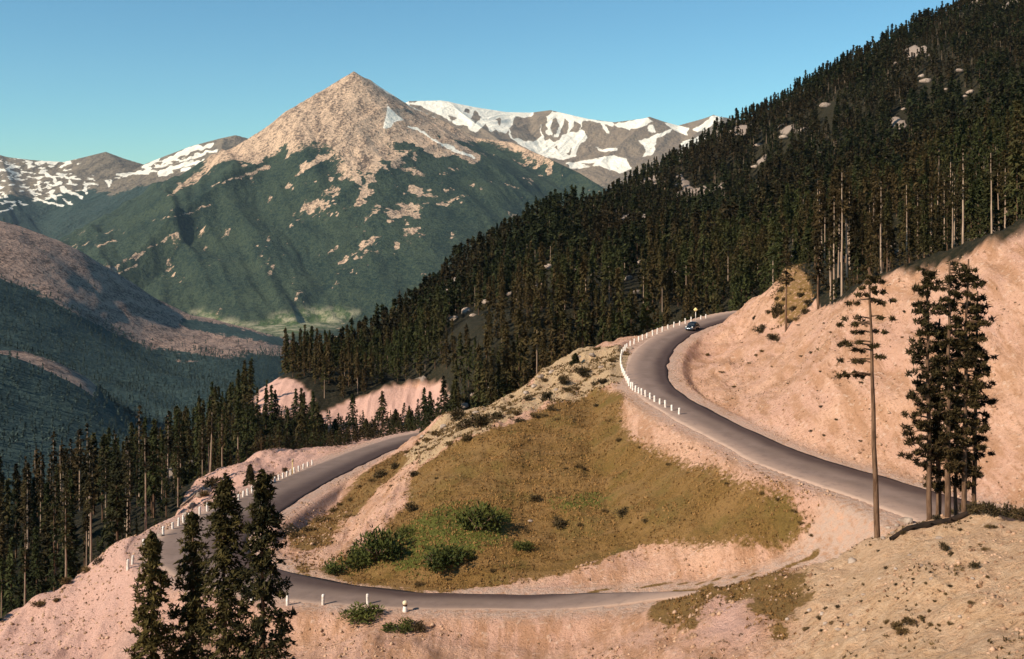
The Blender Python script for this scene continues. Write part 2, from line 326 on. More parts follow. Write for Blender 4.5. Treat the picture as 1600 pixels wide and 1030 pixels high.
def ground_material():
    t = NT('ground_dirt')
    n1 = t.noise(0.22, 6, 0.6); n2 = t.noise(1.6, 6, 0.65, off=4); n3 = t.noise(6.0, 5, 0.7, off=9); nst = t.noise(0.35, 5, 0.6, stretch=(1.6, 0.35, 0.6), off=2)
    n4 = t.noise(2.6, 8, .78, off=21); n5 = t.noise(.07, 5, .65, off=31)
    dirt = t.mix(t.step(n1, .35, .65), (0.68, 0.40, 0.265), (0.58, 0.33, 0.22))
    dirt = t.mix(t.math('MULTIPLY', t.step(n5, .42, .62), .6), dirt, (0.60, 0.345, 0.255))
    dirt = t.mix(t.math('MULTIPLY', t.step(nst, .45, .62), .75), dirt, (0.43, 0.225, 0.12)); ns2 = t.noise(.9, 5, .7, stretch=(2.2, .3, .5), off=51); dirt = t.mix(t.math('MULTIPLY', t.step(ns2, .52, .66), .6), dirt, (0.36, 0.185, 0.095))
    dirt = t.mix(t.math('MULTIPLY', t.step(n2, .54, .70), .6), dirt, (0.76, 0.54, 0.41))
    dirt = t.mix(t.math('MULTIPLY', t.step(n4, .53, .63), .7), dirt, (0.30, 0.145, 0.07))
    dirt = t.mix(t.math('MULTIPLY', t.step(n3, .58, .70), .7), dirt, (0.20, 0.10, 0.05))
    dirt = t.mix(t.math('MULTIPLY', t.attr('gold'), .8), dirt, t.mix(t.step(n2, .35, .65), t.mix(t.step(t.noise(4.5, 6, .75, off=61), .52, .60), (0.60, 0.37, 0.205), (0.26, 0.135, 0.06)), (0.68, 0.46, 0.28)))
    dirt = t.mix(t.math('MULTIPLY', t.attr('pink'), .75), dirt, t.mix(n2, (0.60, 0.34, 0.27), (0.70, 0.44, 0.36)))
    dirt = t.mix(t.math('MULTIPLY', t.attr('pale'), t.step(n2, .3, .6)), dirt, t.mix(n3, (0.47, 0.32, 0.245), (0.64, 0.45, 0.34)))
    def cover(c, name, sharp, a, b, n):
        f = t.math('ADD', t.attr(name), t.math('MULTIPLY', t.math('SUBTRACT', n, .5), sharp))
        return t.mix(t.step(f, .38, .62), c, t.mix(t.step(n3, .38, .62), a, b))
    c = cover(dirt, 'spur', 1.0, (0.60, 0.44, 0.27), (0.33, 0.19, 0.09), n2)
    c = cover(c, 'dry', 1.3, (0.26, 0.145, 0.05), (0.17, 0.10, 0.03), n2)
    nm = t.noise(.35, 5, .62, stretch=(.35, 1.5, .8), off=71); mead = t.mix(t.step(nm, .4, .62), t.mix(t.step(n3, .35, .65), (0.26, 0.142, 0.042), (0.14, 0.08, 0.022)), t.mix(n3, (0.34, 0.195, 0.072), (0.19, 0.105, 0.034)))
    mead = t.mix(t.math('MULTIPLY', t.step(n1, .48, .64), .5), mead, (0.135, 0.10, 0.022)); mead = t.mix(t.math('MULTIPLY', t.step(n4, .52, .64), .7), mead, (0.07, 0.036, 0.012))
    f = t.math('ADD', t.attr('meadow'), t.math('ADD', t.math('MULTIPLY', t.math('SUBTRACT', n2, .5), 1.1), t.math('MULTIPLY', t.math('SUBTRACT', n4, .5), .9)))
    c = t.mix(t.step(f, .36, .64), c, mead)
    f = t.math('ADD', t.attr('green'), t.math('MULTIPLY', t.math('SUBTRACT', n2, .5), 1.2))
    c = t.mix(t.math('MULTIPLY', t.step(f, .4, .75), .85), c, t.mix(n3, (0.13, 0.14, 0.026), (0.075, 0.09, 0.016)))
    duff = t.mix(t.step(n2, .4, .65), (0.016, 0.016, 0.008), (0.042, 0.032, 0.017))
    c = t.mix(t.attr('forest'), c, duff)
    f = t.math('ADD', t.attr('outcrop'), t.math('MULTIPLY', t.math('SUBTRACT', n2, .5), .9))
    c = t.mix(t.math('MULTIPLY', t.step(f, .45, .7), .9), c, t.mix(n3, (0.42, 0.33, 0.27), (0.24, 0.18, 0.14)))
    t.bump(t.math('ADD', t.math('MULTIPLY', n2, .7), t.math('ADD', t.math('MULTIPLY', n3, .3), t.math('MULTIPLY', n4, .6))), 0.9, 0.6)
    return t.color(c)
V = np.stack([GX, GY, GZ], -1).reshape(-1, 3)
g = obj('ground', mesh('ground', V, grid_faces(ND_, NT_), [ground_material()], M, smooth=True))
tag(g, 'pinkish dirt mountainside with cut banks, brown meadow and gravel shoulders around the road', 'ground', kind='structure')

# ------------------------------------------------------------------ road sheets
def road_mat():
    t = NT('worn_asphalt'); a = t.attr('across')
    n = t.noise(0.25, 5, .6, off=3); n2 = t.noise(4.0, 5, .7)
    c = t.mix(t.step(n, .35, .65), (0.185, 0.128, 0.10), (0.245, 0.172, 0.138))
    ad = t.math('ADD', a, t.math('MULTIPLY', t.math('SUBTRACT', n, .5), .35))
    c = t.mix(t.math('MULTIPLY', t.step(ad, .52, .86), .92), c, (0.052, 0.030, 0.025))      # oil and tar darken the inner lane
    c = t.mix(t.math('MULTIPLY', t.step(ad, .42, .02), .95), c, (0.44, 0.30, 0.225))          # gravel dragged over the outer edge
    n3 = t.noise(.9, 5, .7, off=11); c = t.mix(t.math('MULTIPLY', t.step(n3, .5, .68), .35), c, (0.12, 0.085, 0.075)); c = t.mix(t.math('MULTIPLY', n2, .25), c, (0.12, 0.085, 0.075))
    t.bump(n2, 0.3, 0.03); t.b.inputs['Roughness'].default_value = 0.85
    return t.color(c)
RM = road_mat()
def road(line, inner, label, ends=False, lo=0.0):
    """inner: +1 when the inner (dark) lane lies to the right of the direction of travel"""
    n = len(line); T = np.gradient(line[:, :2], axis=0); T /= np.linalg.norm(T, axis=1)[:, None]; N = np.stack([T[:, 1], -T[:, 0]], 1) * inner
    ac = np.linspace(-1, 1, 13); rows = []; att = []
    k = np.arange(n)
    fade = np.clip(1 - k / 16.0, 0, 1) if ends else k * 0.0
    for q in np.concatenate([[-1.001], ac, [1.001]]):
        wv = line[:, 3] / 2 * (1 - .75 * np.clip(fade * 1.6 - .6, 0, 1)) + (0.35 * fbm(k / 5.0, k * 0 + 3 + np.sign(q), 3) if abs(q) > .9 else 0)
        p = line[:, :2] + N * (wv * np.clip(q, -1, 1))[:, None]
        z = line[:, 2] + 0.05 * (1 - min(1, abs(q)) ** 2) + (0.004 if abs(q) <= 1 else -0.20)
        rows.append(np.column_stack([p, z])); att.append((np.clip(q, -1, 1) * (.5 - lo / 2) + .5 + lo / 2) * (1 - fade))
    V = np.stack(rows, 1).reshape(-1, 3); A = np.stack(att, 1).ravel()
    o = obj('road', mesh('road', V, grid_faces(n, 15)[:, ::(-1 if inner > 0 else 1)], [RM], {'across': A}, smooth=True))
    return tag(o, label, 'road', kind='structure')
road(UPPER, 1, 'upper grey asphalt road curving below the bare cut bank')
road(LOWER[np.nonzero(LOWER[:, 0] < 16.5)[0][0]:], 1, 'lower grey asphalt road bending back at the left below the meadow', True, .24)

# ------------------------------------------------------------------ far mountains
def ridge_field(X, Y, ridges, warp, gully, seed):
    """height of the highest ridge above each point; ridges = (polyline of (u, v, d), slope, sharpness)"""
    wx = X + warp * fbm(X / 900 + seed, Y / 900, 4); wy = Y + warp * fbm(X / 900, Y / 900 + seed + 5, 4)
    best = np.full(X.shape, -1e9)
    for i, (pts, sl, pw) in enumerate(ridges):
        L = [(*W(*p)[:2], W(*p)[2]) for p in pts]
        h = np.full(X.shape, -1e9); dmin = np.full(X.shape, 1e9)
        for a, b in zip(L[:-1], L[1:]):
            ddx, ddy = b[0] - a[0], b[1] - a[1]; ll = ddx * ddx + ddy * ddy
            def near_(px, py):
                t = np.clip(((px - a[0]) * ddx + (py - a[1]) * ddy) / ll, 0, 1); return np.hypot(px - a[0] - t * ddx, py - a[1] - t * ddy), a[2] + t * (b[2] - a[2])
            d0, z0 = near_(X, Y); d1, z1 = near_(wx, wy); k = sstep(60, 500, d0); d = d0 * (1 - k) + d1 * k; z = z0 * (1 - k) + z1 * k
            h = np.maximum(h, z - sl * d); dmin = np.minimum(dmin, d0)
        d = dmin
        gc = (wx * .87 - wy * .5) if i == 0 else (wx * .9 + wy * .42)
        g = ridged(gc / 300 + seed * 3 + i * 13, wy / 1700 + i, 4) - 0.55; g2 = ridged(gc / 85 + seed + i * 5, wy / 500 + i, 3) - .55
        h = h + gully * (g - .18) * sstep(40, 900, d) + 28 * g2 * sstep(10, 160, d) + fbm(X / 120, Y / 120, 4) * 10 * sstep(0, 60, d)
        k = np.clip(40 - np.abs(best - h), 0, 40); best = np.maximum(best, h) + np.where(best > -1e8, k * k / 160, 0)
    return best
def mountain_mat(name, rockA, rockB, forA, forB, scale=1.0):
    t = NT(name)
    a = t.noise(0.02 * scale, 6, .65); b = t.noise(0.07 * scale, 6, .7, off=3); c = t.noise(0.006 * scale, 5, .6, off=7)
    st = t.noise(0.012 * scale, 6, .7, stretch=(1.6, .5, .45), off=13); hi = t.noise(0.16 * scale, 4, .7, off=17)
    rock = t.mix(t.step(t.math('ADD', t.math('MULTIPLY', b, .5), t.math('ADD', t.math('MULTIPLY', st, .35), t.math('MULTIPLY', hi, .25))), .50, .63), rockA, rockB)
    f = t.math('ADD', t.attr('forest'), t.math('ADD', t.math('MULTIPLY', t.math('SUBTRACT', a, .5), 1.3), t.math('MULTIPLY', t.math('SUBTRACT', b, .5), 1.0)))
    fo = t.mix(t.step(t.math('ADD', t.math('MULTIPLY', b, .6), t.math('ADD', t.math('MULTIPLY', c, .3), t.math('MULTIPLY', hi, .3))), .48, .70), forA, forB)
    col = t.mix(t.step(f, .38, .62), rock, fo)
    col = t.mix(t.attr('grass'), col, t.mix(t.step(a, .4, .6), (0.075, 0.11, 0.04), (0.33, 0.30, 0.19)))
    s = t.math('ADD', t.attr('snow'), t.math('MULTIPLY', t.math('SUBTRACT', a, .5), .55))
    col = t.mix(t.step(s, .42, .58), col, (0.90, 0.84, 0.70))
    t.bump(t.math('ADD', a, t.math('MULTIPLY', b, .5)), 0.9, 22 / scale)
    return t.color(col)
def stroke(u, v, segs):
    """mask of brush strokes (u1, v1, u2, v2, width) in picture degrees, laid on a far slope"""
    m = np.zeros(u.shape); u, v = u + 5 * fbm(u / 9, v / 9 + 40, 3), v + 3.5 * fbm(u / 7 + 20, v / 7, 3)
    for a, b, c, d, wd in segs:
        e = poly_sd(u, v, [(a, b), (c, d), (c + .01, d + .01)]); m = np.maximum(m, np.clip(1.0 - np.abs(e) / wd, 0, 1))
    return m
def polys(u, v, pl, soft): 
    m = np.zeros(u.shape)
    for p in pl: m = np.maximum(m, np.clip(poly_sd(u, v, p) / soft * .5 + .5, 0, 1))
    return m
def mountain(name, label, X, Y, Z, masks, mat):
    att = {k: masks.get(k, np.zeros(X.shape)) for k in ('forest', 'snow', 'grass')}
    o = obj(name, mesh(name, np.stack([X, Y, Z], -1).reshape(-1, 3), grid_faces(*X.shape), [mat], att, smooth=True))
    return tag(o, label, 'mountain', kind='structure')
def patch(x0, x1, y0, y1, nx, ny): return np.meshgrid(np.linspace(x0, x1, nx), np.linspace(y0, y1, ny))

# the peak across the valley
X, Y = patch(-4200, 1700, 3000, 7400, 620, 460)
Z = ridge_field(X, Y, [
    ([(553, 114, 6000), (500, 146, 5980), (450, 177, 5920), (400, 209, 5840), (350, 240, 5750), (305, 275, 5650), (240, 325, 5530), (170, 375, 5400), (90, 410, 5300)], .70, .0),
    ([(553, 114, 6000), (575, 124, 6080), (602, 141, 6200), (640, 165, 6350), (700, 192, 6400), (745, 215, 6400), (800, 222, 6300), (850, 244, 6100), (905, 270, 5800), (945, 295, 5500), (1000, 345, 5100)], .68, .0),
    ([(578, 128, 6070), (606, 160, 6010), (622, 208, 5830), (655, 255, 5620), (690, 300, 5420), (690, 370, 5040), (680, 430, 4760)], .52, .0),
    ([(622, 205, 5790), (680, 222, 5900), (740, 246, 5850), (800, 290, 5600)], .60, .0),
    ([(760, 222, 6350), (830, 270, 5900), (880, 300, 5600)], .58, .0)], 110, 115, 2.0)
Z = np.maximum(Z, -505 + fbm(X / 300, Y / 300, 4) * 16 + np.maximum(0, (3900 - Y)) * 0.02)
U, Vv = pix(X, Y, Z)
tl = -Z / 150 + 1.55 + fbm(X / 350, Y / 350, 4) * 1.0 + sstep(560, 640, U) * .9 * sstep(205, 225, Vv) * sstep(830, 760, U)     # tree line
fo = np.clip(tl, -.6, 1.5)
bare = polys(U, Vv, [[(440, 335), (480, 292), (560, 262), (640, 252), (700, 285), (715, 300), (700, 330), (640, 372), (590, 395), (550, 350), (480, 370)], [(500, 420), (520, 405), (575, 395), (560, 410), (520, 435)]], 40)
fo -= bare * np.clip(0.75 + fbm(X / 75, Y / 75, 5, .7) * 2.8, 0, 1.9)
fo -= 1.0 * sstep(.22, .5, fbm(X / 70 + 9, Y / 110, 5, .7)) * (Vv > 230)
lines = stroke(U, Vv, [(175, 420, 275, 365, 5), (145, 445, 215, 415, 4), (280, 340, 330, 318, 4), (240, 345, 300, 330, 3), (150, 385, 180, 375, 4), (505, 245, 470, 262, 5), (270, 300, 310, 275, 7), (460, 275, 520, 240, 4), (330, 290, 420, 262, 4)])
fo -= lines * 1.3
gr = sstep(.2, .8, polys(U, Vv, [[(300, 485), (335, 488), (345, 500), (400, 506), (440, 488), (520, 480), (560, 488), (520, 510), (440, 525), (380, 515), (320, 500)]], 14) + fbm(X / 90, Y / 90, 3) * .25) * (Z < -380)
sn = polys(U, Vv, [[(605, 163), (612, 172), (631, 187), (616, 191), (610, 200), (598, 201), (603, 182)], [(580, 128), (592, 133), (618, 146), (634, 157), (626, 155), (605, 145)], [(612, 146), (622, 148), (636, 158), (628, 158)]], 5)
sn = np.maximum(sn, stroke(U, Vv, [(640, 164, 690, 185, 4.5), (690, 185, 712, 196, 3), (637, 197, 662, 206, 4), (662, 206, 692, 228, 3), (695, 226, 738, 246, 5)]) * .95)
fo = np.where(stroke(U, Vv, [(637, 197, 700, 236, 14), (695, 222, 740, 248, 12), (640, 215, 690, 240, 9), (600, 200, 625, 212, 14)]) > .25, fo - 1.4, fo)
mountain('mountain', 'pointed bare peak with dark forested lower slopes across the valley', X, Y, Z, dict(forest=fo, snow=sn, grass=gr),
         mountain_mat('peak_rock_and_forest', (0.62, 0.43, 0.285), (0.125, 0.085, 0.06), (0.008, 0.022, 0.018), (0.050, 0.068, 0.038)))

# snowy range behind it
X, Y = patch(-1600, 5200, 8200, 11600, 700, 360)
Z = ridge_field(X, Y, [
    ([(560, 190, 10000), (640, 158, 10000), (690, 157, 10050), (740, 167, 10150), (790, 175, 10300), (830, 176, 10400), (860, 172, 10300), (920, 186, 10100), (960, 191, 10000), (1015, 184, 9900), (1060, 196, 9900), (1115, 181, 9800), (1180, 190, 9900), (1300, 200, 10000), (1500, 230, 10000)], .50, .0),
    ([(700, 160, 10050), (740, 190, 9600), (790, 225, 9200), (840, 260, 8800)], .55, .0),
    ([(1015, 184, 9900), (980, 215, 9500), (940, 250, 9100)], .55, .0),
    ([(1115, 181, 9800), (1080, 215, 9400), (1010, 260, 8900)], .55, .0)], 160, 80, 5.0)
U, Vv = pix(X, Y, Z)
snow = [
    [(630, 160), (690, 155), (745, 163), (790, 172), (835, 176), (830, 182), (802, 184), (797, 200), (790, 212), (775, 200), (765, 208), (758, 202), (742, 207), (730, 196), (712, 194), (690, 182), (660, 168)],
    [(783, 172), (797, 178), (796, 200), (802, 216), (820, 218), (834, 221), (846, 213), (852, 222), (858, 215), (864, 222), (874, 220), (880, 210), (905, 204), (917, 212), (906, 230), (898, 246), (880, 250), (868, 247), (850, 246), (830, 236), (812, 227), (797, 213)],
    [(853, 182), (862, 174), (900, 176), (925, 187), (962, 193), (958, 198), (930, 191), (912, 190), (905, 200), (915, 206), (918, 216), (908, 218), (906, 196), (898, 188), (893, 206), (887, 212), (890, 191), (883, 185), (878, 200), (870, 216), (864, 214), (873, 196), (870, 184), (862, 186), (859, 200), (862, 213), (856, 211), (853, 192)],
    [(960, 193), (1012, 183), (1022, 190), (1000, 198), (984, 204), (970, 200)], [(938, 190), (948, 199), (953, 209), (945, 206)],
    [(998, 220), (1040, 205), (1051, 201), (1046, 208), (1026, 215), (1023, 230), (1018, 242), (1004, 246), (1009, 236), (1004, 226)],
    [(928, 230), (945, 232), (967, 232), (967, 236), (945, 238)],
    [(885, 256), (920, 248), (960, 244), (978, 250), (986, 262), (970, 270), (950, 266), (935, 258), (910, 263), (893, 262)],
    [(1012, 195), (1022, 196), (1024, 206), (1013, 206)], [(1040, 193), (1062, 196), (1078, 200), (1072, 212), (1060, 206), (1045, 199)], [(1083, 203), (1098, 191), (1116, 180), (1130, 184), (1115, 196), (1102, 204), (1090, 208)], [(845, 195), (848, 206), (850, 222), (845, 215)],
    [(1060, 225), (1090, 212), (1110, 215), (1080, 232)]]
rocks = [[(735, 187), (744, 172), (753, 184), (743, 194)], [(750, 207), (757, 194), (765, 205)], [(722, 176), (731, 170), (736, 178)], [(775, 186), (784, 184), (782, 196)], [(698, 178), (716, 184), (706, 188)], [(866, 232), (874, 226), (872, 235)], [(884, 240), (893, 232), (890, 244)], [(905, 256), (930, 253), (925, 258)]]
su = U + fbm(X / 60, Z / 60, 3) * 4; sv = Vv + fbm(X / 60 + 9, Z / 60, 3) * 3
sn = polys(su, sv, snow, 4) * (1 - polys(su, sv, rocks, 4))
sn = np.maximum(sn, np.clip((U < 640) * 1.0, 0, 1) * .6)
mountain('snowy_mountains', 'long snow streaked mountain range behind the pointed peak', X, Y, Z, dict(snow=sn, forest=np.clip(-(Z - 120) / 160, -.6, 1.2)),
         mountain_mat('snow_range', (0.25, 0.19, 0.13), (0.17, 0.13, 0.095), (0.03, 0.045, 0.035), (0.05, 0.06, 0.045), .6))

# forested range at the far left
X, Y = patch(-7200, -1000, 5400, 10500, 520, 420)
Z = ridge_field(X, Y, [
    ([(-200, 235, 9000), (0, 244, 9000), (50, 250, 9000), (100, 253, 9050), (125, 247, 9000), (165, 237, 9000), (195, 248, 9050), (225, 257, 9100), (260, 243, 9000), (300, 228, 8900), (345, 216, 8800), (368, 211, 8800), (440, 230, 8900)], .48, .0),
    ([(350, 216, 8700), (340, 250, 8100), (250, 300, 7300), (150, 350, 6600), (60, 390, 6200)], .55, .0),
    ([(0, 244, 9000), (20, 300, 8000), (-60, 350, 7000)], .55, .0)], 160, 70, 9.0)
U, Vv = pix(X, Y, Z)
sn = 1.0 * sstep(.08, .3, fbm(U / 10 + Vv / 7, Vv / 3.4 - U / 19, 4)) * sstep(322, 310, Vv + .28 * (U - 60)) * sstep(240, 252, Vv + 14 * sstep(90, 200, U) * sstep(260, 200, U) * -1)
sn = sn * (1 - polys(U, Vv, [[(110, 270), (140, 240), (165, 232), (200, 248), (222, 262), (160, 276)]], 8))
sn = np.maximum(sn, 1.3 * stroke(U, Vv, [(55, 254, 82, 250, 4), (98, 259, 112, 252, 3), (64, 268, 92, 287, 4), (93, 272, 112, 284, 3.5), (96, 294, 128, 310, 4.5), (96, 297, 106, 300, 5), (55, 311, 100, 322, 3), (133, 287, 136, 301, 3.5), (136, 288, 148, 286, 3), (165, 283, 172, 288, 4), (170, 292, 172, 286, 4), (185, 273, 230, 270, 3.5),
    (212, 272, 246, 268, 2.5), (226, 261, 248, 248, 4), (258, 252, 312, 228, 6), (300, 236, 335, 226, 4), (250, 270, 300, 254, 5), (250, 274, 268, 270, 4), (283, 266, 296, 264, 5), (296, 247, 318, 241, 5), (318, 238, 338, 236, 3), (245, 260, 262, 258, 3), (300, 258, 320, 250, 3), (60, 285, 66, 300, 3), (78, 300, 88, 312, 3), (100, 312, 110, 318, 3)]))
fo = np.clip((Vv - 288 - 12 * sstep(180, 60, U) + 14 * sstep(200, 330, U) + fbm(X / 300, Y / 300, 3) * 14) / 14, -.8, 1.5)
mountain('mountain', 'snow flecked mountains with blue green forest at the far left', X, Y, Z, dict(snow=sn * 1.0, forest=fo),
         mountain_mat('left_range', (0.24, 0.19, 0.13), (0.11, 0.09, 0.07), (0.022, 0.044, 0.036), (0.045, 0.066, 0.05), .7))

# brown hillside in the left middle distance
HC = [W(*p) for p in [(-300, 300, 2000), (-100, 330, 2050), (0, 348, 2100), (50, 364, 2100), (120, 392, 2150), (200, 446, 2250), (280, 490, 2350), (380, 516, 2500), (440, 533, 2600), (560, 570, 2800), (750, 640, 2900),
    (50, 455, 1750), (150, 502, 1800), (250, 550, 1850), (380, 562, 1950), (460, 572, 2100), (50, 545, 1500), (150, 582, 1500), (300, 620, 1500), (450, 650, 1500), (-100, 520, 1200), (0, 548, 1200), (50, 562, 1200), (100, 584, 1220), (140, 602, 1240), (200, 650, 1250),
    (50, 580, 1330), (140, 615, 1350), (-100, 545, 1340), (50, 690, 900), (150, 720, 900), (300, 750, 900), (450, 760, 900), (50, 900, 600), (300, 950, 600), (600, 760, 1500), (600, 650, 2100)]]
for u, v, d in [(-300, 300, 2000), (-100, 330, 2050), (50, 364, 2100), (200, 446, 2250), (380, 516, 2500), (560, 570, 2800)]:
    x0, y0, z0 = W(u, v, d); C2 = d + 500; HC.append(((u - 800) / F * C2, C2, z0 - 170)); C2 = d + 1100; HC.append(((u - 800) / F * C2, C2, z0 - 420))
hill = TPS(HC, 30, 2e-6)
hs = np.exp(np.linspace(math.log(480), math.log(3300), 420)); ht = np.linspace(-.75, .08, 420)
TT2, YY = np.meshgrid(ht, hs); X, Y = TT2 * (YY + 30), YY
def hill_z(X, Y): return hill(X, Y) + fbm(X / 160, Y / 160, 5) * 14
Z = hill_z(X, Y); U, Vv = pix(X, Y, Z)
HB = np.array([(-500, 420), (0, 438), (50, 455), (150, 502), (230, 545), (300, 556), (380, 556), (440, 550), (600, 560)], float)
fb = np.interp(U, HB[:, 0], HB[:, 1])
fo = np.clip((Vv - fb) / 14 + fbm(X / 60, Y / 60, 4) * 1.1 + .45, -.4, 1.4)
dark = stroke(U, Vv, [(290, 505, 360, 518, 12), (360, 518, 440, 534, 10)])
fo = np.maximum(fo, dark * 1.5)
fo = np.where((Vv > 548) & (U < 150) & (Y < 1330) & (Y > 1100), fo - 1.25 * sstep(46, 10, np.abs(Vv - np.interp(U, [0, 50, 140, 200], [556, 572, 606, 650]))), fo)
o = mountain('hills', 'brown scrubby hillside with dark forest below it in the left middle distance', X, Y, Z, dict(forest=fo),
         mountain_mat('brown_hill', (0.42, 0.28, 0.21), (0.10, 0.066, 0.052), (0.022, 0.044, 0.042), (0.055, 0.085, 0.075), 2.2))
o['category'] = 'hillside'
# the valley floor that carries it all
X, Y = patch(-16000, 16000, -3000, 16000, 90, 60)
o = obj('valley_floor', mesh('valley_floor', np.stack([X, Y, -560 + 0 * X - np.maximum(0, 400 - Y) * .0], -1).reshape(-1, 3), grid_faces(60, 90), [simple('valley_green', (0.03, 0.045, 0.025), (0.05, 0.06, 0.035), .01)]))
tag(o, 'green floor of the deep valley between the mountains', 'valley', kind='structure')

# ------------------------------------------------------------------ foliage builders
def tris(C, D, N, ln, wd):
    """slim leaf triangles at C, pointing along D, lying across N"""
    D = D / (np.linalg.norm(D, axis=1)[:, None] + 1e-9); S = np.cross(D, N); S /= np.linalg.norm(S, axis=1)[:, None] + 1e-9
    ln = np.broadcast_to(ln, len(C))[:, None]; wd = np.broadcast_to(wd, len(C))[:, None]
    V = np.stack([C - D * ln * .4 - S * wd * .5, C - D * ln * .25 + S * wd * .5, C + D * ln * .6], 1).reshape(-1, 3)
    return V, np.arange(len(V)).reshape(-1, 3)
def tube(path, rad, n=7, cap=True):
    """tapered tube along a path"""
    P_ = np.asarray(path, float); R = np.asarray(rad, float); T = np.gradient(P_, axis=0); T /= np.linalg.norm(T, axis=1)[:, None] + 1e-9
    ref = np.where(np.abs(T[:, 2:3]) > .8, np.array([[1., 0, 0]]), np.array([[0, 0, 1.]]))
    A = np.cross(T, ref); A /= np.linalg.norm(A, axis=1)[:, None] + 1e-9; B = np.cross(T, A)
    th = np.linspace(0, 2 * math.pi, n, endpoint=False)
    V = P_[:, None, :] + R[:, None, None] * (np.cos(th)[None, :, None] * A[:, None, :] + np.sin(th)[None, :, None] * B[:, None, :])
    V = V.reshape(-1, 3); m = len(P_); i = np.arange(m - 1)[:, None] * n; j = np.arange(n)[None, :]; k = (j + 1) % n
    Q = np.stack([i + j, i + k, i + n + k, i + n + j], -1).reshape(-1, 4)
    V = np.vstack([V, P_[-1]]); tip = len(V) - 1; b = (m - 1) * n
    return V, [Q, np.stack([b + np.arange(n), b + (np.arange(n) + 1) % n, np.full(n, tip)], 1)]
class Bag:
    """collects pieces of one mesh"""
    def __init__(s): s.V, s.F, s.n = [], {3: [], 4: []}, 0
    def add(s, V, F):
        for f in (F if isinstance(F, list) else [F]):
            f = np.asarray(f)
            if len(f): s.F[f.shape[1]].append(f + s.n)
        s.V.append(np.asarray(V, float)); s.n += len(V); return s
    def arrays(s): return np.vstack(s.V), [np.vstack(f) for f in s.F.values() if f]
    def build(s, name, mats, smooth=False, attrs=None):
        V, Fs = s.arrays(); return mesh(name, V, Fs, mats, attrs, smooth)
def crown(r, Ht, hb, R, nb, nt, tl, tw, droop=.35, power=.8, gap=.0, top=.12, spread=.22):
    """conifer crown: nb drooping branches, each a ragged spray of nt needle clumps"""
    f = np.sort(r.random(nb) ** 1.0); h = hb + (Ht - hb) * f
    L = R * ((1 - f) ** power * (1 - top) + top) * r.uniform(.45, 1.15, nb)
    az = np.arange(nb) * 2.399 + r.normal(0, .5, nb)
    if gap > 0:
        gm = np.sin(az * 1.0 + 3 * h / Ht * 6 + r.random() * 6) * np.sin(h * .9 + r.random() * 6)
        L = L * np.where(gm > 1 - gap * 1.5, .35, 1.0)
    t = np.sqrt(r.random((nb, nt))) * .95 + .08
    dr = droop * r.uniform(.4, 1.5, nb)
    dx, dy = np.cos(az), np.sin(az)
    rad = L[:, None] * t; z = h[:, None] + .12 * L[:, None] * np.sin(t * 2.5) - dr[:, None] * L[:, None] * t ** 1.6
    sp = spread * L[:, None] * (1.15 - t * .7); off = r.normal(0, 1, (nb, nt)) * sp
    Cx = dx[:, None] * rad - dy[:, None] * off; Cy = dy[:, None] * rad + dx[:, None] * off; z = z + r.normal(0, .25, (nb, nt)) * sp
    Cc = np.stack([Cx, Cy, z], -1).reshape(-1, 3)
    D = np.stack([np.broadcast_to(dx[:, None], t.shape), np.broadcast_to(dy[:, None], t.shape), np.broadcast_to(-.25 - .4 * dr[:, None], t.shape)], -1).reshape(-1, 3) + r.normal(0, .55, (nb * nt, 3))
    N = np.array([[0, 0, 1.]]) + r.normal(0, .45, (nb * nt, 3))
    s = r.uniform(.6, 1.35, nb * nt)
    V, Fc = tris(Cc, D, N, tl * s, tw * s)
    n2 = max(4, nb // 10); z2 = Ht - (Ht - hb) * .10 * r.random(n2)                            # leader
    V2, F2 = tris(np.stack([r.normal(0, .05, n2), r.normal(0, .05, n2), z2], -1), np.stack([r.normal(0, .4, n2), r.normal(0, .4, n2), np.ones(n2)], -1), r.normal(0, 1, (n2, 3)), tl * .9, tw * .8)
    return np.vstack([V, V2]), np.vstack([Fc, F2 + len(V)])
def tuft(r, c, rx, ry, rz, n, tl, tw, up=.3):
    q = r.normal(0, 1, (n, 3)); q /= np.linalg.norm(q, axis=1)[:, None]; q *= r.random((n, 1)) ** .4
    Cc = np.asarray(c)[None] + q * np.array([[rx, ry, rz]]); D = q + r.normal(0, .5, (n, 3)) + np.array([[0, 0, up]])
    s = r.uniform(.6, 1.4, n)
    return tris(Cc, D, r.normal(0, .6, (n, 3)) + np.array([[0, 0, 1.]]), tl * s, tw * s)

def leaf_mat(name, a, b, hue=None, scale=.35):
    t = NT(name); n = t.noise(scale, 3, .6); n2 = t.noise(2.2, 3, .7, off=5)
    info = t.n.new('ShaderNodeObjectInfo').outputs['Random']
    f = t.math('ADD', t.math('MULTIPLY', n, .9), t.math('ADD', t.math('MULTIPLY', n2, .7), t.math('MULTIPLY', info, .3)))
    c = t.mix(t.step(f, .62, 1.2), a, b)
    if hue: c = t.mix(t.math('MULTIPLY', t.step(t.noise(.03, 3, .6, off=40), .42, .6), .65), c, t.mix(t.step(f, .62, 1.2), *hue))
    t.b.inputs['Roughness'].default_value = .85
    t.color(c); return t.m
SPRUCE = leaf_mat('spruce_needles', (0.008, 0.012, 0.004), (0.046, 0.050, 0.014), ((0.014, 0.008, 0.004), (0.080, 0.042, 0.016)))
PINE = leaf_mat('pine_needles', (0.010, 0.010, 0.004), (0.058, 0.044, 0.014), ((0.012, 0.008, 0.004), (0.064, 0.036, 0.013)))
GOLDEN = leaf_mat('sunny_spruce_needles', (0.007, 0.009, 0.003), (0.085, 0.064, 0.017), scale=1.4)
FARLEAF = leaf_mat('far_needles', (0.018, 0.036, 0.035), (0.065, 0.095, 0.080), scale=.05)
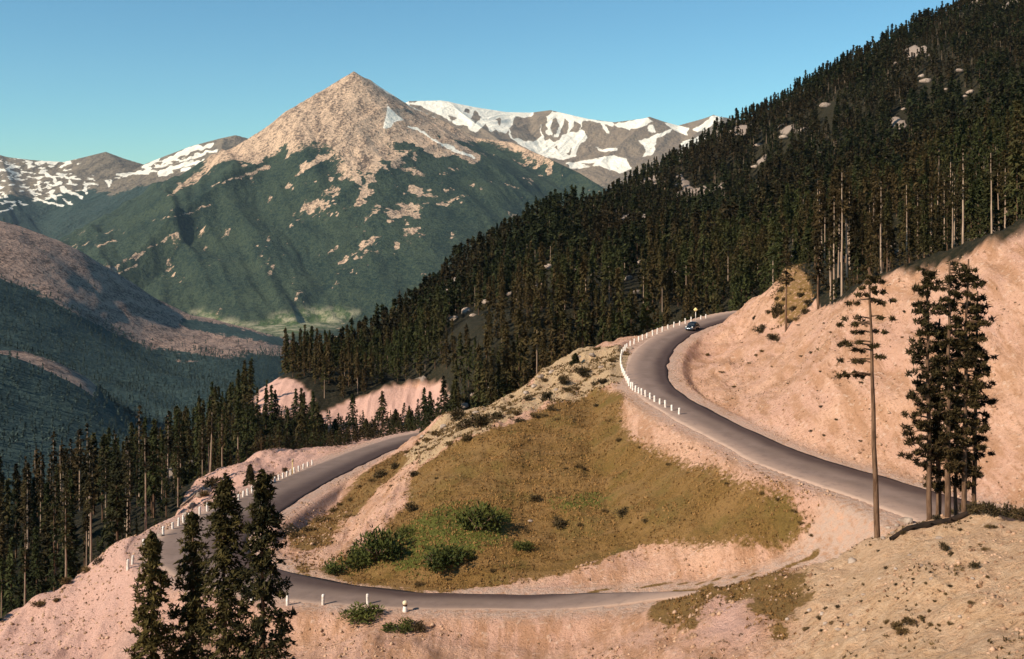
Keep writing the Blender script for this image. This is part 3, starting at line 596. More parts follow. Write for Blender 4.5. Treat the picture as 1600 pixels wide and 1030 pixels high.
BARK = simple('bark', (0.085, 0.046, 0.026), (0.17, 0.10, 0.06), 2.0, stretch=(3, 3, .6))
PALEBARK = simple('pale_dead_wood', (0.42, 0.30, 0.21), (0.27, 0.18, 0.125), 1.5, stretch=(3, 3, .5))
GREENLEAF = leaf_mat('willow_leaves', (0.028, 0.040, 0.009), (0.095, 0.095, 0.020), scale=.9)
SAGE = leaf_mat('scrub_leaves', (0.055, 0.036, 0.014), (0.15, 0.092, 0.034), scale=.7)
DARKSCRUB = leaf_mat('juniper_leaves', (0.022, 0.018, 0.008), (0.075, 0.050, 0.020), scale=.7)
STEM = simple('twigs', (0.10, 0.06, 0.035), (0.16, 0.10, 0.06), 4)

# ------------------------------------------------------------------ forest tree prototypes: (trunk mesh, crown mesh)
def trunk_mesh(r, Ht, r0, mat, lean=.0, top=.96, n=6):
    z = np.linspace(-.8, Ht * top, 7); wob_ = np.cumsum(r.normal(0, .04, (7, 2)), 0) + np.outer(z / Ht, [lean, lean * .3])
    wob_ -= wob_[0]
    V, Fs = tube(np.column_stack([wob_, z]), r0 * (1 - .85 * np.clip(z, 0, None) / Ht), n)
    return mesh('trunk', V, Fs, [mat], smooth=True)
FOREST = []
for i in range(10):
    r = np.random.default_rng(100 + i)
    if i < 5:      # full dark spruce
        Ht = 15 + r.uniform(-2, 2.5); V, Fc = crown(r, Ht, Ht * r.uniform(.10, .25), r.uniform(1.9, 2.7), 110, 9, 1.0, .44, .5, .95, .25, .05)
        FOREST.append((trunk_mesh(r, Ht, .20, BARK), mesh('crown', V, Fc, [SPRUCE]), Ht, 'spruce'))
    elif i < 8:    # lodgepole with a bare pale trunk and a short crown
        Ht = 17 + r.uniform(-2, 2); V, Fc = crown(r, Ht, Ht * r.uniform(.45, .6), r.uniform(1.1, 1.5), 48, 9, .75, .36, .3, .6, .5)
        FOREST.append((trunk_mesh(r, Ht, .21, PALEBARK, r.uniform(-.4, .4)), mesh('crown', V, Fc, [PINE]), Ht, 'pine'))
    else:          # thin ragged spruce
        Ht = 14 + r.uniform(-2, 3); V, Fc = crown(r, Ht, Ht * .2, 1.15, 70, 8, .8, .36, .4, .6, .6)
        FOREST.append((trunk_mesh(r, Ht, .19, BARK), mesh('crown', V, Fc, [SPRUCE]), Ht, 'thin'))
def tree(name, label, loc, tm, cm, group=None, rz=0, sc=(1, 1, 1), cat='tree'):
    e = empty(name, loc, rz); e.scale = sc; tag(e, label, cat, group)
    obj('trunk', tm, parent=e)
    if cm: obj('crown', cm, parent=e)
    return e

# where the forest stands
def scatter(xr, yr, step, seed, jit=.42):
    r = np.random.default_rng(seed); gx, gy = np.meshgrid(np.arange(*xr, step), np.arange(*yr, step))
    return np.stack([(gx + r.uniform(-jit, jit, gx.shape) * step).ravel(), (gy + r.uniform(-jit, jit, gy.shape) * step).ravel()], 1)
cr = np.array(CREST)
def in_forest(p):
    x, y = p[:, 0], p[:, 1]; u = 800 + F * x / y
    k = (fboundary(x, y) > 0.5) & (y < np.interp(u, cr[:, 0], cr[:, 2]) * 1.22) & (u > -90) & (u < 1690)
    k &= (poly_sd(x, y, BARE_A) < -1) & (poly_sd(x, y, BARE_B) < -1)
    hide = (u > 392) & (u < 464) & (y > 236) & (y < 296) | (u > 500) & (u < 700) & (y > 215) & (y < 284)
    k &= ~(hide & (np.random.default_rng(8).random(len(x)) > .10))
    return p[k]
pn = scatter((-260, 420), (95, 330), 3.9, 1); pn = in_forest(pn); pf = scatter((-420, 700), (330, 1010), 3.8, 2); pf = in_forest(pf)
oc = lambda p: sstep(0.36, 0.62, fbm(p[:, 0] / 15 + 5, p[:, 1] / 26, 4))
rr = np.random.default_rng(5)
pn = pn[rr.random(len(pn)) > .10 + .75 * oc(pn) * (pn[:, 1] > 200)]; pf = pf[rr.random(len(pf)) > .08 + .85 * oc(pf)]
pts = np.vstack([pn, pf]); dl = line_dist(pts[:, 0], pts[:, 1], UPPER[::3])[0]; dk = line_dist(pts[:, 0], pts[:, 1], LOWER[::3])[0]
pts = pts[(dl > 7.5) & (dk > 9)]; pz = H(pts[:, 0], pts[:, 1])
# small clearings that leave pale outcrops in view
OUT = [(823, 440, 11), (836, 446, 7), (899, 428, 11), (857, 420, 10), (910, 436, 8), (929, 430, 9), (1000, 412, 8), (982, 436, 8), (709, 500, 9), (729, 488, 10), (740, 494, 6), (760, 474, 9), (797, 461, 8), (1145, 357, 10), (1140, 366, 6), (1118, 356, 6), (1290, 167, 10), (1225, 216, 8), (1412, 172, 5), (1440, 120, 6), (1447, 129, 9), (1478, 141, 4), (1499, 112, 7), (1508, 152, 5), (1516, 146, 8), (1543, 166, 6), (1185, 228, 6), (1305, 398, 12), (1318, 404, 8), (1392, 388, 12), (1404, 396, 8), (1062, 372, 6), (1180, 262, 6)]
OP = [(u, v, r_, *P(u, v, 140)) for u, v, r_ in OUT]
pu, pvb = pix(pts[:, 0], pts[:, 1], pz); pvt = pix(pts[:, 0], pts[:, 1], pz + 13)[1]; keep = np.ones(len(pts), bool)
for (u, v, r_, ox, oy, oz) in OP: keep &= ~((np.abs(pu - u) < r_ * 1.25) & (pvt < v + 2) & (pts[:, 1] < oy + 2) & (pts[:, 1] > oy - 60))
pts, pz = pts[keep], pz[keep]
# trees with open ground between them and the camera come first, the nearest 245 become trees of their own
u_, v_ = pix(pts[:, 0], pts[:, 1], pz + 8)
inview = (u_ > 20) & (u_ < 1580) & (v_ > 0) & (v_ < 1030)
order = np.argsort(np.where(inview, pts[:, 1], 1e6)); NEAR_N = 236
nearset = order[:NEAR_N]; farset = np.setdiff1d(np.arange(len(pts)), nearset)
def zone(u, v, d):
    if u < 175: return 'in the dense wood left of the lower bend', 'wood left of the lower bend'
    if u < 420: return 'in the wood below the gravel bench', 'wood below the gravel bench'
    if u < 700: return 'in the wood around the two bare pink banks', 'wood around the pink banks'
    if u < 960: return 'in the wood behind the rocky spur and its scrub', 'wood behind the rocky spur'
    if u < 1160: return 'behind the white posts of the upper road', 'wood behind the upper posts'
    if u < 1330: return 'at the left end of the cut bank top', 'trees by the cut bank end'
    return 'along the top of the bare cut bank', 'trees above the cut bank'
KW = {'spruce': 'full dark spruce', 'pine': 'slender pine with bare pale trunk', 'thin': 'thin ragged spruce'}
KN = {'spruce': 'spruce_tree', 'pine': 'pine_tree', 'thin': 'spruce_tree'}
for i in nearset:
    r = np.random.default_rng(int(i) + 9); k = r.choice(10, p=[.10, .10, .10, .10, .10, .11, .11, .11, .085, .085])
    tm, cm, Ht, kind = FOREST[k]; s = r.uniform(.60, 1.16) * (0.62 if pts[i, 1] < 135 and u_[i] < 300 else 1.0) * (.78 if u_[i] > 1330 else 1) * (.80 if u_[i] < 640 else .88) * (.65 if 392 < u_[i] < 700 and pts[i, 1] > 215 else 1)
    zt, gr = zone(u_[i], v_[i], pts[i, 1])
    tree(KN[kind], KW[kind] + ' ' + zt, (pts[i, 0], pts[i, 1], pz[i] - .1), tm, cm, kind + ' trees of the ' + gr, r.uniform(0, 6.28), (s * r.uniform(.75, 1.25), s * r.uniform(.75, 1.25), s))
# the remaining thousands read as one dark mass
def forest_mass(name, label, pts, pz, seed, lod, mats, hmul=1.0):
    r = np.random.default_rng(seed); bag = Bag(); protos = []
    for k in range(9):
        q = np.random.default_rng(300 + k + seed); Ht = 15.0 * q.uniform(.9, 1.15); nb, nt, tl, tw, R = lod
        pine = k == 4; V, Fc = crown(q, Ht, Ht * (.5 if pine else .12), R * (.7 if pine else 1) * q.uniform(.7, 1.3), nb, nt, tl, tw, .5, .95, .2, .05)
        tv, tf = tube([(0, 0, -1), (0, 0, Ht * .9)], [.2 if k in (3, 4) else .15, .06], 4)
        protos.append((V, Fc, tv, tf))
    kk = r.integers(0, 9, len(pts)); ang = r.uniform(0, 6.28, len(pts)); sc = r.uniform(.48, 1.18, len(pts)) * (1 + .35 * fbm(pts[:, 0] / 25, pts[:, 1] / 25, 3)) * hmul * np.interp(pix(pts[:, 0], pts[:, 1], pz)[0], [560, 760], [.68, .84]) * np.interp(pts[:, 1], [330, 760], [1.0, .66])
    Vs, Fs, Ms, n = [], [], [], 0
    for k in range(9):
        V, Fc, tv, tf = protos[k]; i = np.nonzero(kk == k)[0]
        if not len(i): continue
        tq = tf[0]; t3 = np.vstack([tq[:, [0, 1, 2]], tq[:, [0, 2, 3]]])
        VV = np.vstack([V, tv]); FF = np.vstack([Fc, t3 + len(V)]); mm = np.concatenate([np.zeros(len(Fc), int), np.full(len(t3), 2 if k == 4 else 1)])
        c, s = np.cos(ang[i])[:, None], np.sin(ang[i])[:, None]; S = sc[i][:, None]
        X_ = (VV[None, :, 0] * c - VV[None, :, 1] * s) * S + pts[i, 0][:, None]; Y_ = (VV[None, :, 0] * s + VV[None, :, 1] * c) * S + pts[i, 1][:, None]
        Z_ = VV[None, :, 2] * S + pz[i][:, None] - .2
        Vs.append(np.stack([X_, Y_, Z_], -1).reshape(-1, 3)); Fs.append((FF[None] + (np.arange(len(i)) * len(VV))[:, None, None]).reshape(-1, 3) + n); Ms.append(np.tile(mm, len(i)))
        n += len(i) * len(VV)
    o = obj(name, mesh(name, np.vstack(Vs), np.vstack(Fs), mats, mi=np.concatenate(Ms)))
    return tag(o, label, 'forest', kind='stuff')
fp = pts[farset]; fz = pz[farset]; m_ = fp[:, 1] < 340
forest_mass('forest', 'dark conifer forest covering the lower part of the near mountainside', fp[m_], fz[m_], 11, (60, 7, 1.25, .6, 2.3), [SPRUCE, BARK, PALEBARK])
forest_mass('forest', 'dark conifer forest rising to the skyline on the near mountainside', fp[~m_], fz[~m_], 12, (26, 5, 2.3, 1.3, 2.9), [SPRUCE, BARK, PALEBARK], .95)
up_ = scatter((-260, 420), (95, 330), 2.6, 31); up_ = in_forest(up_); ux = 800 + F * up_[:, 0] / up_[:, 1]
up_ = up_[(fboundary(up_[:, 0], up_[:, 1]) < 26) & (line_dist(up_[:, 0], up_[:, 1], UPPER[::3])[0] > 6.5) & (line_dist(up_[:, 0], up_[:, 1], LOWER[::3])[0] > 8) & (rr.random(len(up_)) < .6)]
forest_mass('young_forest', 'low young conifers crowding the foot of the forest edge', up_, H(up_[:, 0], up_[:, 1]), 15, (26, 6, 2.1, .9, 4.2), [SPRUCE, BARK, BARK], .30)
ST = PP([(400, 712), (395, 655), (440, 645), (500, 655), (560, 668), (640, 652), (690, 640), (690, 668), (640, 682), (560, 692)]); sp2 = scatter((-85, 10), (205, 300), 1.9, 33); sp2 = sp2[(poly_sd(sp2[:, 0], sp2[:, 1], ST) > 0) & (line_dist(sp2[:, 0], sp2[:, 1], LOWER[::3])[0] > 6.5)]
forest_mass('young_forest', 'low bushy conifers at the foot of the larger pink bank', sp2, H(sp2[:, 0], sp2[:, 1]), 16, (26, 6, 2.1, .9, 4.6), [SPRUCE, BARK, BARK], .32)
# woods of the left valley, on the hills sheet
vp = scatter((-1150, 120), (640, 2300), 9.5, 21); vz = hill_z(vp[:, 0], vp[:, 1]); vu, vv = pix(vp[:, 0], vp[:, 1], vz)
keep = (vu > -120) & (vu < 620) & (vv > np.interp(vu, HB[:, 0], HB[:, 1]) - 6 + 10 * fbm(vp[:, 0] / 60, vp[:, 1] / 60, 3))
keep &= ~((vp[:, 1] < 1330) & (vp[:, 1] > 1100) & (vu < 150) & (np.abs(vv - np.interp(vu, [0, 50, 140, 200], [556, 572, 606, 650])) < 16))
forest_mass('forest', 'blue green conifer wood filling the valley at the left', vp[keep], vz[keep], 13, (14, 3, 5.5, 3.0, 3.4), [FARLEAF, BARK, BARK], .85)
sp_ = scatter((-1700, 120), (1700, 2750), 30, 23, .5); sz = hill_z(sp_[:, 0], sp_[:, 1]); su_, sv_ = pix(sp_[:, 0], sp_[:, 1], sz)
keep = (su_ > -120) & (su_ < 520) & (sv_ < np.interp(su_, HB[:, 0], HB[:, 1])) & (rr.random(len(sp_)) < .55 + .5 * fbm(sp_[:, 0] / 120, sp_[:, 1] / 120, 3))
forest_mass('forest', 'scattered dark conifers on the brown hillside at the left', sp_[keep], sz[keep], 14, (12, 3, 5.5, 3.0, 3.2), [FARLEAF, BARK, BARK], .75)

# ------------------------------------------------------------------ single trees
def at(u, d): x = (u - 800) / F * d; return x, d, float(H(x, d))
def fore_spruce(seed, R, Ht, hb, nb=190, nt=26, gap=.45, power=.55):
    r = np.random.default_rng(seed); b = Bag()
    b.add(*crown(r, Ht, hb, R, int(nb * 1.15), nt, .42, .18, .35, power, gap + .05, .10, .20))
    for k in range(int(nb * .55)):                                     # heavy clumps at the branch ends
        f = r.random() ** .9; h = hb + (Ht - hb) * f * .97; L = R * ((1 - f) ** power * .9 + .08) * r.uniform(.55, 1.25); a = r.uniform(0, 6.28)
        b.add(*tuft(r, (L * math.cos(a), L * math.sin(a), h - .2 * L), .42, .42, .26, 34, .36, .14, .1))
    return b.build('crown', [GOLDEN])
def fore(u, vtop, d, R, hb, seed, label, **k):
    x, y, z = at(u, d); Ht = (HV - vtop) / F * d - z
    tree('spruce_tree', label, (x, y, z), trunk_mesh(np.random.default_rng(seed), Ht, .2, BARK), fore_spruce(seed, R, Ht, hb, **k), 'spruces in front of the lower bend')
fore(237, 832, 74, 1.6, .5, 1, 'short clumpy dark spruce, leftmost of those before the lower bend', gap=.5)
fore(300, 798, 76, 1.75, .5, 2, 'narrow dark spruce second from the left before the lower bend', gap=.4)
fore(352, 742, 72, 2.5, .5, 3, 'broad greenish spruce with sunny left side, in the middle of the lower bend', nb=230, gap=.35)
fore(411, 735, 70, 2.2, .8, 4, 'tall dark spruce with spiky top, rightmost before the lower bend', nb=210, gap=.5, power=.6)
# lone pine on the bank: long bare trunk, flat tiers of needles towards the left
def px_point(u, v, d): return np.array(W(u, v, d))
def tiered_pine(label, ub, d, vtop, utop, r0, tiers, seed, group=None, bark=BARK, density=1.0):
    r = np.random.default_rng(seed); x, y, z = at(ub, d); top = px_point(utop, vtop, d) - np.array([x, y, z])
    n = 9; t = np.linspace(-.04, 1, n); path = np.outer(t, top) + np.column_stack([r.normal(0, .05, n), r.normal(0, .05, n), np.zeros(n)]); path[0, 2] = -.8
    e = empty('pine_tree', (x, y, z)); tag(e, label, 'tree', group)
    tb, cb = Bag(), Bag(); V, Fs = tube(path, r0 * (1 - .72 * np.clip(t, 0, 1)), 10); tb.add(V, Fs)
    for (u, v, hw, hh) in tiers:
        c = px_point(u, v, d) - np.array([x, y, z]); c[1] += r.uniform(-.5, .5)
        zt = np.clip(c[2] + abs(c[0] - np.interp(c[2], path[:, 2], path[:, 0])) * r.uniform(-.1, .25), 0, top[2] * .98)
        s = np.array([np.interp(zt, path[:, 2], path[:, 0]), np.interp(zt, path[:, 2], path[:, 1]), zt])
        m = (s + c) / 2 + np.array([0, 0, .12]); V, Fs = tube([s, m, c], [.07, .05, .025], 5); tb.add(V, Fs)
        a, h_ = hw * d / F, hh * d / F; k = max(2, int(a / .35))
        for j in range(k):
            q = c + np.array([(j / max(1, k - 1) - .5) * 1.5 * a, r.normal(0, .35 * a), r.normal(0, .25 * h_)])
            cb.add(*tuft(r, q, max(.28, a * .42), max(.3, a * .42), max(.16, h_ * .62), int(46 * density), .34, .11, .25))
    obj('trunk', tb.build('trunk', [bark], True), parent=e); obj('crown', cb.build('crown', [PINE]), parent=e)
    return e
tiered_pine('lone tall pine with long bare trunk and flat needle tiers, on the bank edge', 1371, 80, 418, 1357, .225,
    [(1330, 473, 11, 5), (1348, 462, 8, 4), (1332, 498, 17, 5), (1322, 508, 14, 5), (1345, 507, 10, 5), (1341, 520, 7, 2), (1330, 535, 14, 6), (1318, 538, 8, 4), (1344, 549, 7, 4), (1326, 567, 15, 6), (1343, 566, 6, 6), (1328, 584, 13, 5), (1318, 588, 8, 4),
     (1375, 457, 8, 3), (1388, 473, 12, 5), (1383, 496, 12, 5), (1377, 519, 9, 5), (1370, 470, 6, 3), (1350, 440, 9, 5), (1362, 432, 8, 5), (1356, 450, 10, 4), (1372, 440, 8, 3), (1357, 421, 6, 5), (1374, 557, 5, 3), (1364, 540, 4, 3), (1346, 590, 5, 3)], 31, density=1.4)
def random_tiers(r, ub, ut, vt, v0, v1, w0, w1, n, bias=0.0):
    o = []
    n = int(n * 1.9)
    for k in range(n):
        f = (k + r.random()) / n; v = v0 + (v1 - v0) * f; uc = ut + (ub - ut) * (v - vt) / (810 - vt); wd = w0 + (w1 - w0) * f ** .7 * (1 if f < .8 else 2.2 - 1.5 * f)
        o.append((uc + np.clip(r.normal(bias, .75), -1.5, 1.5) * wd * (.6 + .5 * r.random()), v + r.normal(0, 4), r.uniform(3, 9), r.uniform(4, 9)))
    return o
r = np.random.default_rng(77)
cluster = [(1453, 78.5, 1449, 412, .20, 425, 735, 12, 24, 42, -.5, 'leftmost thin pine of the clump on the right bank, its lower branches reaching left'),
           (1466, 79.5, 1467, 498, .21, 505, 768, 9, 18, 52, -.1, 'dense dark pine of the clump on the right bank, second from the left'),
           (1482, 78, 1483, 408, .22, 415, 735, 14, 20, 42, .1, 'tallest pine of the clump on the right bank, with a pale lower trunk'),
           (1494, 80, 1496, 520, .15, 525, 765, 8, 15, 34, .2, 'short dark pine half hidden in the middle of the clump on the right bank'),
           (1506, 78, 1513, 405, .20, 412, 755, 12, 22, 40, .25, 'open crowned pine of the clump on the right bank, second from the right'),
           (1523, 80, 1527, 455, .19, 465, 740, 10, 20, 32, .3, 'rightmost thin pine of the clump on the right bank')]
for (ub, d, ut, vt, r0, v0, v1, w0, w1, n, bias, lab) in cluster:
    tiered_pine(lab, ub, d, vt, ut, r0, random_tiers(r, ub, ut, vt, v0, v1, w0, w1, n, bias), int(ub), 'pines in a clump on the right bank')
# spruces standing out against the pink banks, and trees round the bends
def stand(u, vtop, d, R, label, seed, group=None, hb=.12, vbase=None):
    x, y, z = at(u, d); Ht = (HV - vtop) / F * d - z; rr_ = np.random.default_rng(seed)
    V, Fc = crown(rr_, Ht, Ht * hb, R, 120, 12, .6, .26, .4, .85, .15, .06)
    tree('spruce_tree', label, (x, y, z), trunk_mesh(rr_, Ht, .18, BARK), mesh('crown', V, Fc, [SPRUCE]), group)
g_ = 'spruces in front of the pink banks'
stand(551, 615, 262, 2.4, 'tall pointed spruce in front of the middle of the larger pink bank', 41, g_)
stand(597, 611, 264, 2.3, 'pointed dark spruce right of centre before the larger pink bank', 42, g_)
stand(618, 640, 258, 2.0, 'short spruce beside the two pointed ones before the larger pink bank', 43, g_)
stand(572, 655, 256, 1.8, 'low bushy spruce between the two pointed ones before the pink bank', 44, g_)
stand(640, 640, 248, 1.8, 'low bushy spruce at the foot of the larger pink bank near the road end', 45, g_)
stand(663, 606, 236, 2.2, 'bushy spruce at the right end of the larger pink bank', 46, g_)
stand(672, 612, 232, 1.9, 'spruce leaning against its neighbour at the right end of the pink bank', 47, g_)
stand(693, 588, 214, 2.0, 'tall dark spruce on the rocky spur beside the pink bank', 48, g_)
stand(708, 602, 212, 2.0, 'full dark spruce just right of the tallest one on the rocky spur', 49, g_)
stand(430, 610, 262, 2.0, 'round topped dark spruce in front of the smaller pink bank', 50, g_)
stand(415, 607, 258, 1.3, 'narrow spruce at the left side of the smaller pink bank', 51, g_)
stand(402, 606, 256, 1.2, 'narrow spruce left of the smaller pink bank', 52, g_)
stand(462, 608, 262, 2.2, 'broad dark spruce at the right side of the smaller pink bank', 53, g_)
stand(500, 648, 262, 2.2, 'low dark spruce between the smaller and the larger pink bank', 54, g_)
stand(524, 655, 258, 1.9, 'low dark spruce left of the tall pointed one before the larger bank', 55, g_)
stand(391, 727, 161, 1.1, 'small pointed spruce behind the white posts of the lower bend', 56, None, .06)
stand(899, 553, 187, 1.1, 'small dark spruce among the scrub on the rocky spur', 57, None, .04)
def bank_tree(u, v, d, vtop, R, label, seed, hb):
    x, y, z = at(u, d); Ht = (HV - vtop) / F * d - z; rr_ = np.random.default_rng(seed)
    V, Fc = crown(rr_, Ht, Ht * hb, R, 70, 12, .6, .28, .3, .6, .35, .1)
    tree('pine_tree', label, (x, y, z), trunk_mesh(rr_, Ht, .2, BARK), mesh('crown', V, Fc, [PINE]), None)
bank_tree(1228, 512, 168.5, 372, 1.4, 'dark pine with straight trunk on the rough patch of the cut bank', 61, .5)
bank_tree(1278, 480, 164, 355, 1.7, 'dark pine right of the rough patch where the cut bank begins', 62, .3)

# ------------------------------------------------------------------ bushes
def bush_proto(seed, mat, n, tl, tw, flat=.75, lobes=6):
    r = np.random.default_rng(seed); b = Bag()
    for k in range(lobes):
        a = r.uniform(0, 6.28); q = r.uniform(.15, .72); s = r.uniform(.34, .6)
        b.add(*tuft(r, (q * math.cos(a), q * math.sin(a), flat * r.uniform(.28, .62)), s, s, s * flat, n // lobes, tl, tw, .6))
    st = Bag()
    for k in range(7):
        a = r.uniform(0, 6.28); V, Fs = tube([(0, 0, -.15), (.25 * math.cos(a), .25 * math.sin(a), .25), (.6 * math.cos(a), .6 * math.sin(a), .6 * flat)], [.04, .03, .012], 5); st.add(V, Fs)
    return b.build('foliage', [mat]), st.build('stem', [STEM], True)
BUSH = {'willow': [bush_proto(200 + k, GREENLEAF, 900, .16, .08, .85, 8) for k in range(3)], 'sage': [bush_proto(210 + k, SAGE, 420, .24, .10, .8) for k in range(4)], 'juniper': [bush_proto(220 + k, DARKSCRUB, 520, .24, .11, .95) for k in range(3)]}
bn = [0]
def bush(u, v, rpx, kind, label, group=None, hs=1.0):
    x, y, z = P(u, v, 40); R = rpx * (1.15 if kind == 'willow' else 1.05) * y / F; bn[0] += 1; k = bn[0]
    fo, st = BUSH[kind][k % len(BUSH[kind])]
    e = empty('shrub', (x, y, z - .05 * R), k * 1.7); e.scale = (R, R * .9, R * hs); tag(e, label, 'bush', group)
    obj('foliage', fo, parent=e); obj('stem', st, parent=e)
bush(592, 872, 46, 'willow', 'large bright green bush at the left end of the meadow', hs=.95)
bush(560, 880, 32, 'willow', 'green bush leaning out on the left of the largest meadow bush', hs=.8)
bush(748, 828, 40, 'willow', 'round dark green bush standing alone in the middle of the meadow', hs=1.15)
bush(688, 884, 40, 'willow', 'broad green bush at the lower meadow edge, between the two largest', hs=.8)
bush(530, 893, 28, 'willow', 'low green bush at the tip of the meadow beside the lower road', hs=.7)
bush(630, 838, 22, 'willow', 'low green bush behind the largest one on the meadow', hs=.7)
bush(815, 858, 18, 'willow', 'small green bush right of the lower meadow bushes', hs=.8)
bush(728, 872, 16, 'willow', 'small green bush attached to the right of the broad lower one', hs=.8)
bush(872, 822, 17, 'juniper', 'dark low bush right of the lone round bush on the meadow', hs=.8)
bush(838, 783, 12, 'juniper', 'small dark bush above the lone round one on the meadow', hs=.8)
bush(778, 822, 14, 'juniper', 'dark bush added as shade on the right side of the lone round bush', hs=.8)  # dark bush added in place of the round bush's cast shade
bush(975, 804, 17, 'juniper', 'dark low bush in the right half of the meadow', hs=.6)
bush(573, 968, 38, 'willow', 'low spreading green bush at the bottom edge beyond the gravel', hs=.6)
bush(622, 985, 26, 'willow', 'low yellow green bush at the bottom edge under the banded post', hs=.6)
bush(655, 985, 13, 'juniper', 'dark stub of a bush at the bottom edge below the banded post', hs=1.1)
bush(640, 800, 11, 'juniper', 'dark upright bush on the left edge of the meadow above the green patch', hs=1.3)
bush(646, 746, 9, 'juniper', 'small dark bush at the upper left corner of the meadow', hs=1.1)
sp = 'dark scrub bushes on the rocky spur'
for (u, v, rp, k, h) in [(852, 597, 8, 'sage', .8), (879, 600, 10, 'juniper', 1), (850, 628, 14, 'juniper', 1), (917, 580, 8, 'sage', .7), (957, 566, 8, 'sage', .8), (942, 598, 13, 'juniper', .5), (930, 602, 8, 'juniper', .5), (827, 626, 7, 'juniper', 1), (809, 649, 8, 'sage', 1), (811, 659, 9, 'juniper', .6),
    (835, 651, 9, 'sage', .8), (850, 651, 8, 'sage', .8), (862, 641, 7, 'juniper', .9), (870, 657, 6, 'sage', .7), (902, 609, 7, 'sage', .8), (887, 611, 7, 'sage', 1), (748, 664, 20, 'juniper', .7), (772, 655, 14, 'juniper', .7), (730, 668, 14, 'juniper', .8), (715, 655, 12, 'juniper', 1.1), (730, 689, 12, 'sage', .9),
    (703, 696, 10, 'sage', .7), (686, 680, 12, 'sage', .8), (797, 646, 6, 'sage', .8), (786, 640, 6, 'sage', .8), (740, 628, 9, 'sage', 1), (765, 620, 9, 'sage', 1), (720, 625, 9, 'sage', 1), (932, 547, 8, 'sage', .6), (668, 690, 8, 'sage', .8), (800, 622, 7, 'sage', .8), (905, 585, 10, 'juniper', .9), (912, 590, 9, 'juniper', .7)]:
    bush(u, v, rp * 1.25, k, ('dark juniper like' if k == 'juniper' else 'brown') + ' scrub bush among the rocks of the spur above the meadow', sp, h)
sp = 'scrub bushes on the slope between meadow and lower road'
for (u, v, rp, k, h) in [(595, 746, 13, 'juniper', .9), (617, 732, 10, 'juniper', .9), (636, 708, 7, 'sage', .9), (652, 696, 7, 'sage', .9), (582, 752, 8, 'sage', .7), (565, 762, 8, 'sage', .7), (502, 815, 16, 'sage', .7), (520, 800, 13, 'sage', .6), (464, 840, 13, 'sage', .8), (482, 830, 14, 'sage', .7), (543, 808, 8, 'sage', .7), (530, 790, 9, 'sage', .6), (548, 782, 8, 'sage', .6), (612, 760, 6, 'sage', .6)]:
    bush(u, v, rp, k, ('dark' if k == 'juniper' else 'brown') + ' bush on the dirt slope between meadow and lower road', sp, h)
sp = 'bushes on the cut bank'
bush(1214, 497, 12, 'juniper', 'large black looking bush left of the pine trunk on the cut bank', None, 2.0)
bush(1190, 519, 13, 'juniper', 'dark low bush at the left of the rough patch on the cut bank', None, .9)
bush(1206, 530, 15, 'juniper', 'dark bush at the lower end of the rough patch on the cut bank', None, .6)
for (u, v, rp, k, h) in [(1106, 556, 5, 'sage', 1.2), (1182, 556, 5, 'sage', .8), (1191, 550, 6, 'sage', .7), (1252, 558, 5, 'sage', .8), (1267, 553, 5, 'juniper', .8), (1279, 547, 5, 'sage', .8), (1299, 520, 5, 'sage', .6), (1247, 509, 4, 'sage', .7), (1288, 506, 4, 'sage', .7), (1171, 568, 4, 'sage', .7), (1216, 533, 6, 'juniper', .8), (1160, 536, 4, 'sage', .6), (1207, 574, 4, 'sage', .6), (1128, 582, 6, 'sage', .5), (1148, 605, 8, 'sage', .4), (1178, 500, 7, 'juniper', 1.0), (1232, 600, 4, 'sage', .7), (1345, 690, 5, 'sage', .7), (1225, 470, 7, 'sage', 1), (1245, 500, 9, 'sage', .6)]:
    bush(u, v, rp, k, 'small ' + ('dark' if k == 'juniper' else 'brown') + ' bush dotting the bare cut bank above the upper road', sp, h)
sp = 'dry bushes on the meadow and its right tip'
for (u, v, rp, k, h) in [(905, 731, 8, 'sage', .9), (884, 733, 5, 'sage', .7), (682, 748, 6, 'sage', .5), (932, 636, 6, 'juniper', .8), (970, 659, 6, 'sage', .6), (952, 659, 5, 'sage', .6), (966, 690, 8, 'sage', .9), (1045, 727, 6, 'sage', .8), (1075, 740, 5, 'sage', .7), (1135, 757, 5, 'sage', .8), (1190, 772, 7, 'sage', .7), (1217, 782, 7, 'sage', .7), (1240, 800, 8, 'sage', .6), (1252, 818, 8, 'sage', .6), (1268, 838, 8, 'sage', .5), (1000, 700, 4, 'sage', .7), (945, 800, 9, 'sage', .6), (1010, 815, 10, 'sage', .6), (905, 822, 9, 'sage', .6), (655, 915, 9, 'sage', .9), (700, 907, 7, 'sage', .7), (770, 893, 7, 'sage', .7)]:
    bush(u, v, rp, k, 'small dry bush on the brown meadow or its right hand tip', sp, h)
sp = 'bushes on the stony bank at the lower right'
rb = np.random.default_rng(91)
for k in range(46):
    u, v = rb.uniform(1100, 1545), rb.uniform(440, 740)
    if v < np.interp(u, [1100, 1200, 1300, 1440, 1550], [575, 520, 500, 440, 410]) or v > np.interp(u, [1060, 1200, 1440, 1560], [570, 670, 750, 780]): continue
    bush(u, v, rb.uniform(2, 5.5), 'sage' if k % 3 else 'juniper', 'small ' + ('brown' if k % 3 else 'dark') + ' bush dotting the bare cut bank above the upper road', 'bushes on the cut bank', .7)
for k in range(40):
    u, v = rb.uniform(1240, 1550), rb.uniform(845, 990)
    if v < np.interp(u, [1240, 1300, 1400, 1550], [905, 885, 865, 820]): continue
    bush(u, v, rb.uniform(2.5, 6), 'sage' if k % 3 else 'juniper', 'small ' + ('brown' if k % 3 else 'dark') + ' bush on the stony bank at the lower right', sp, .7)
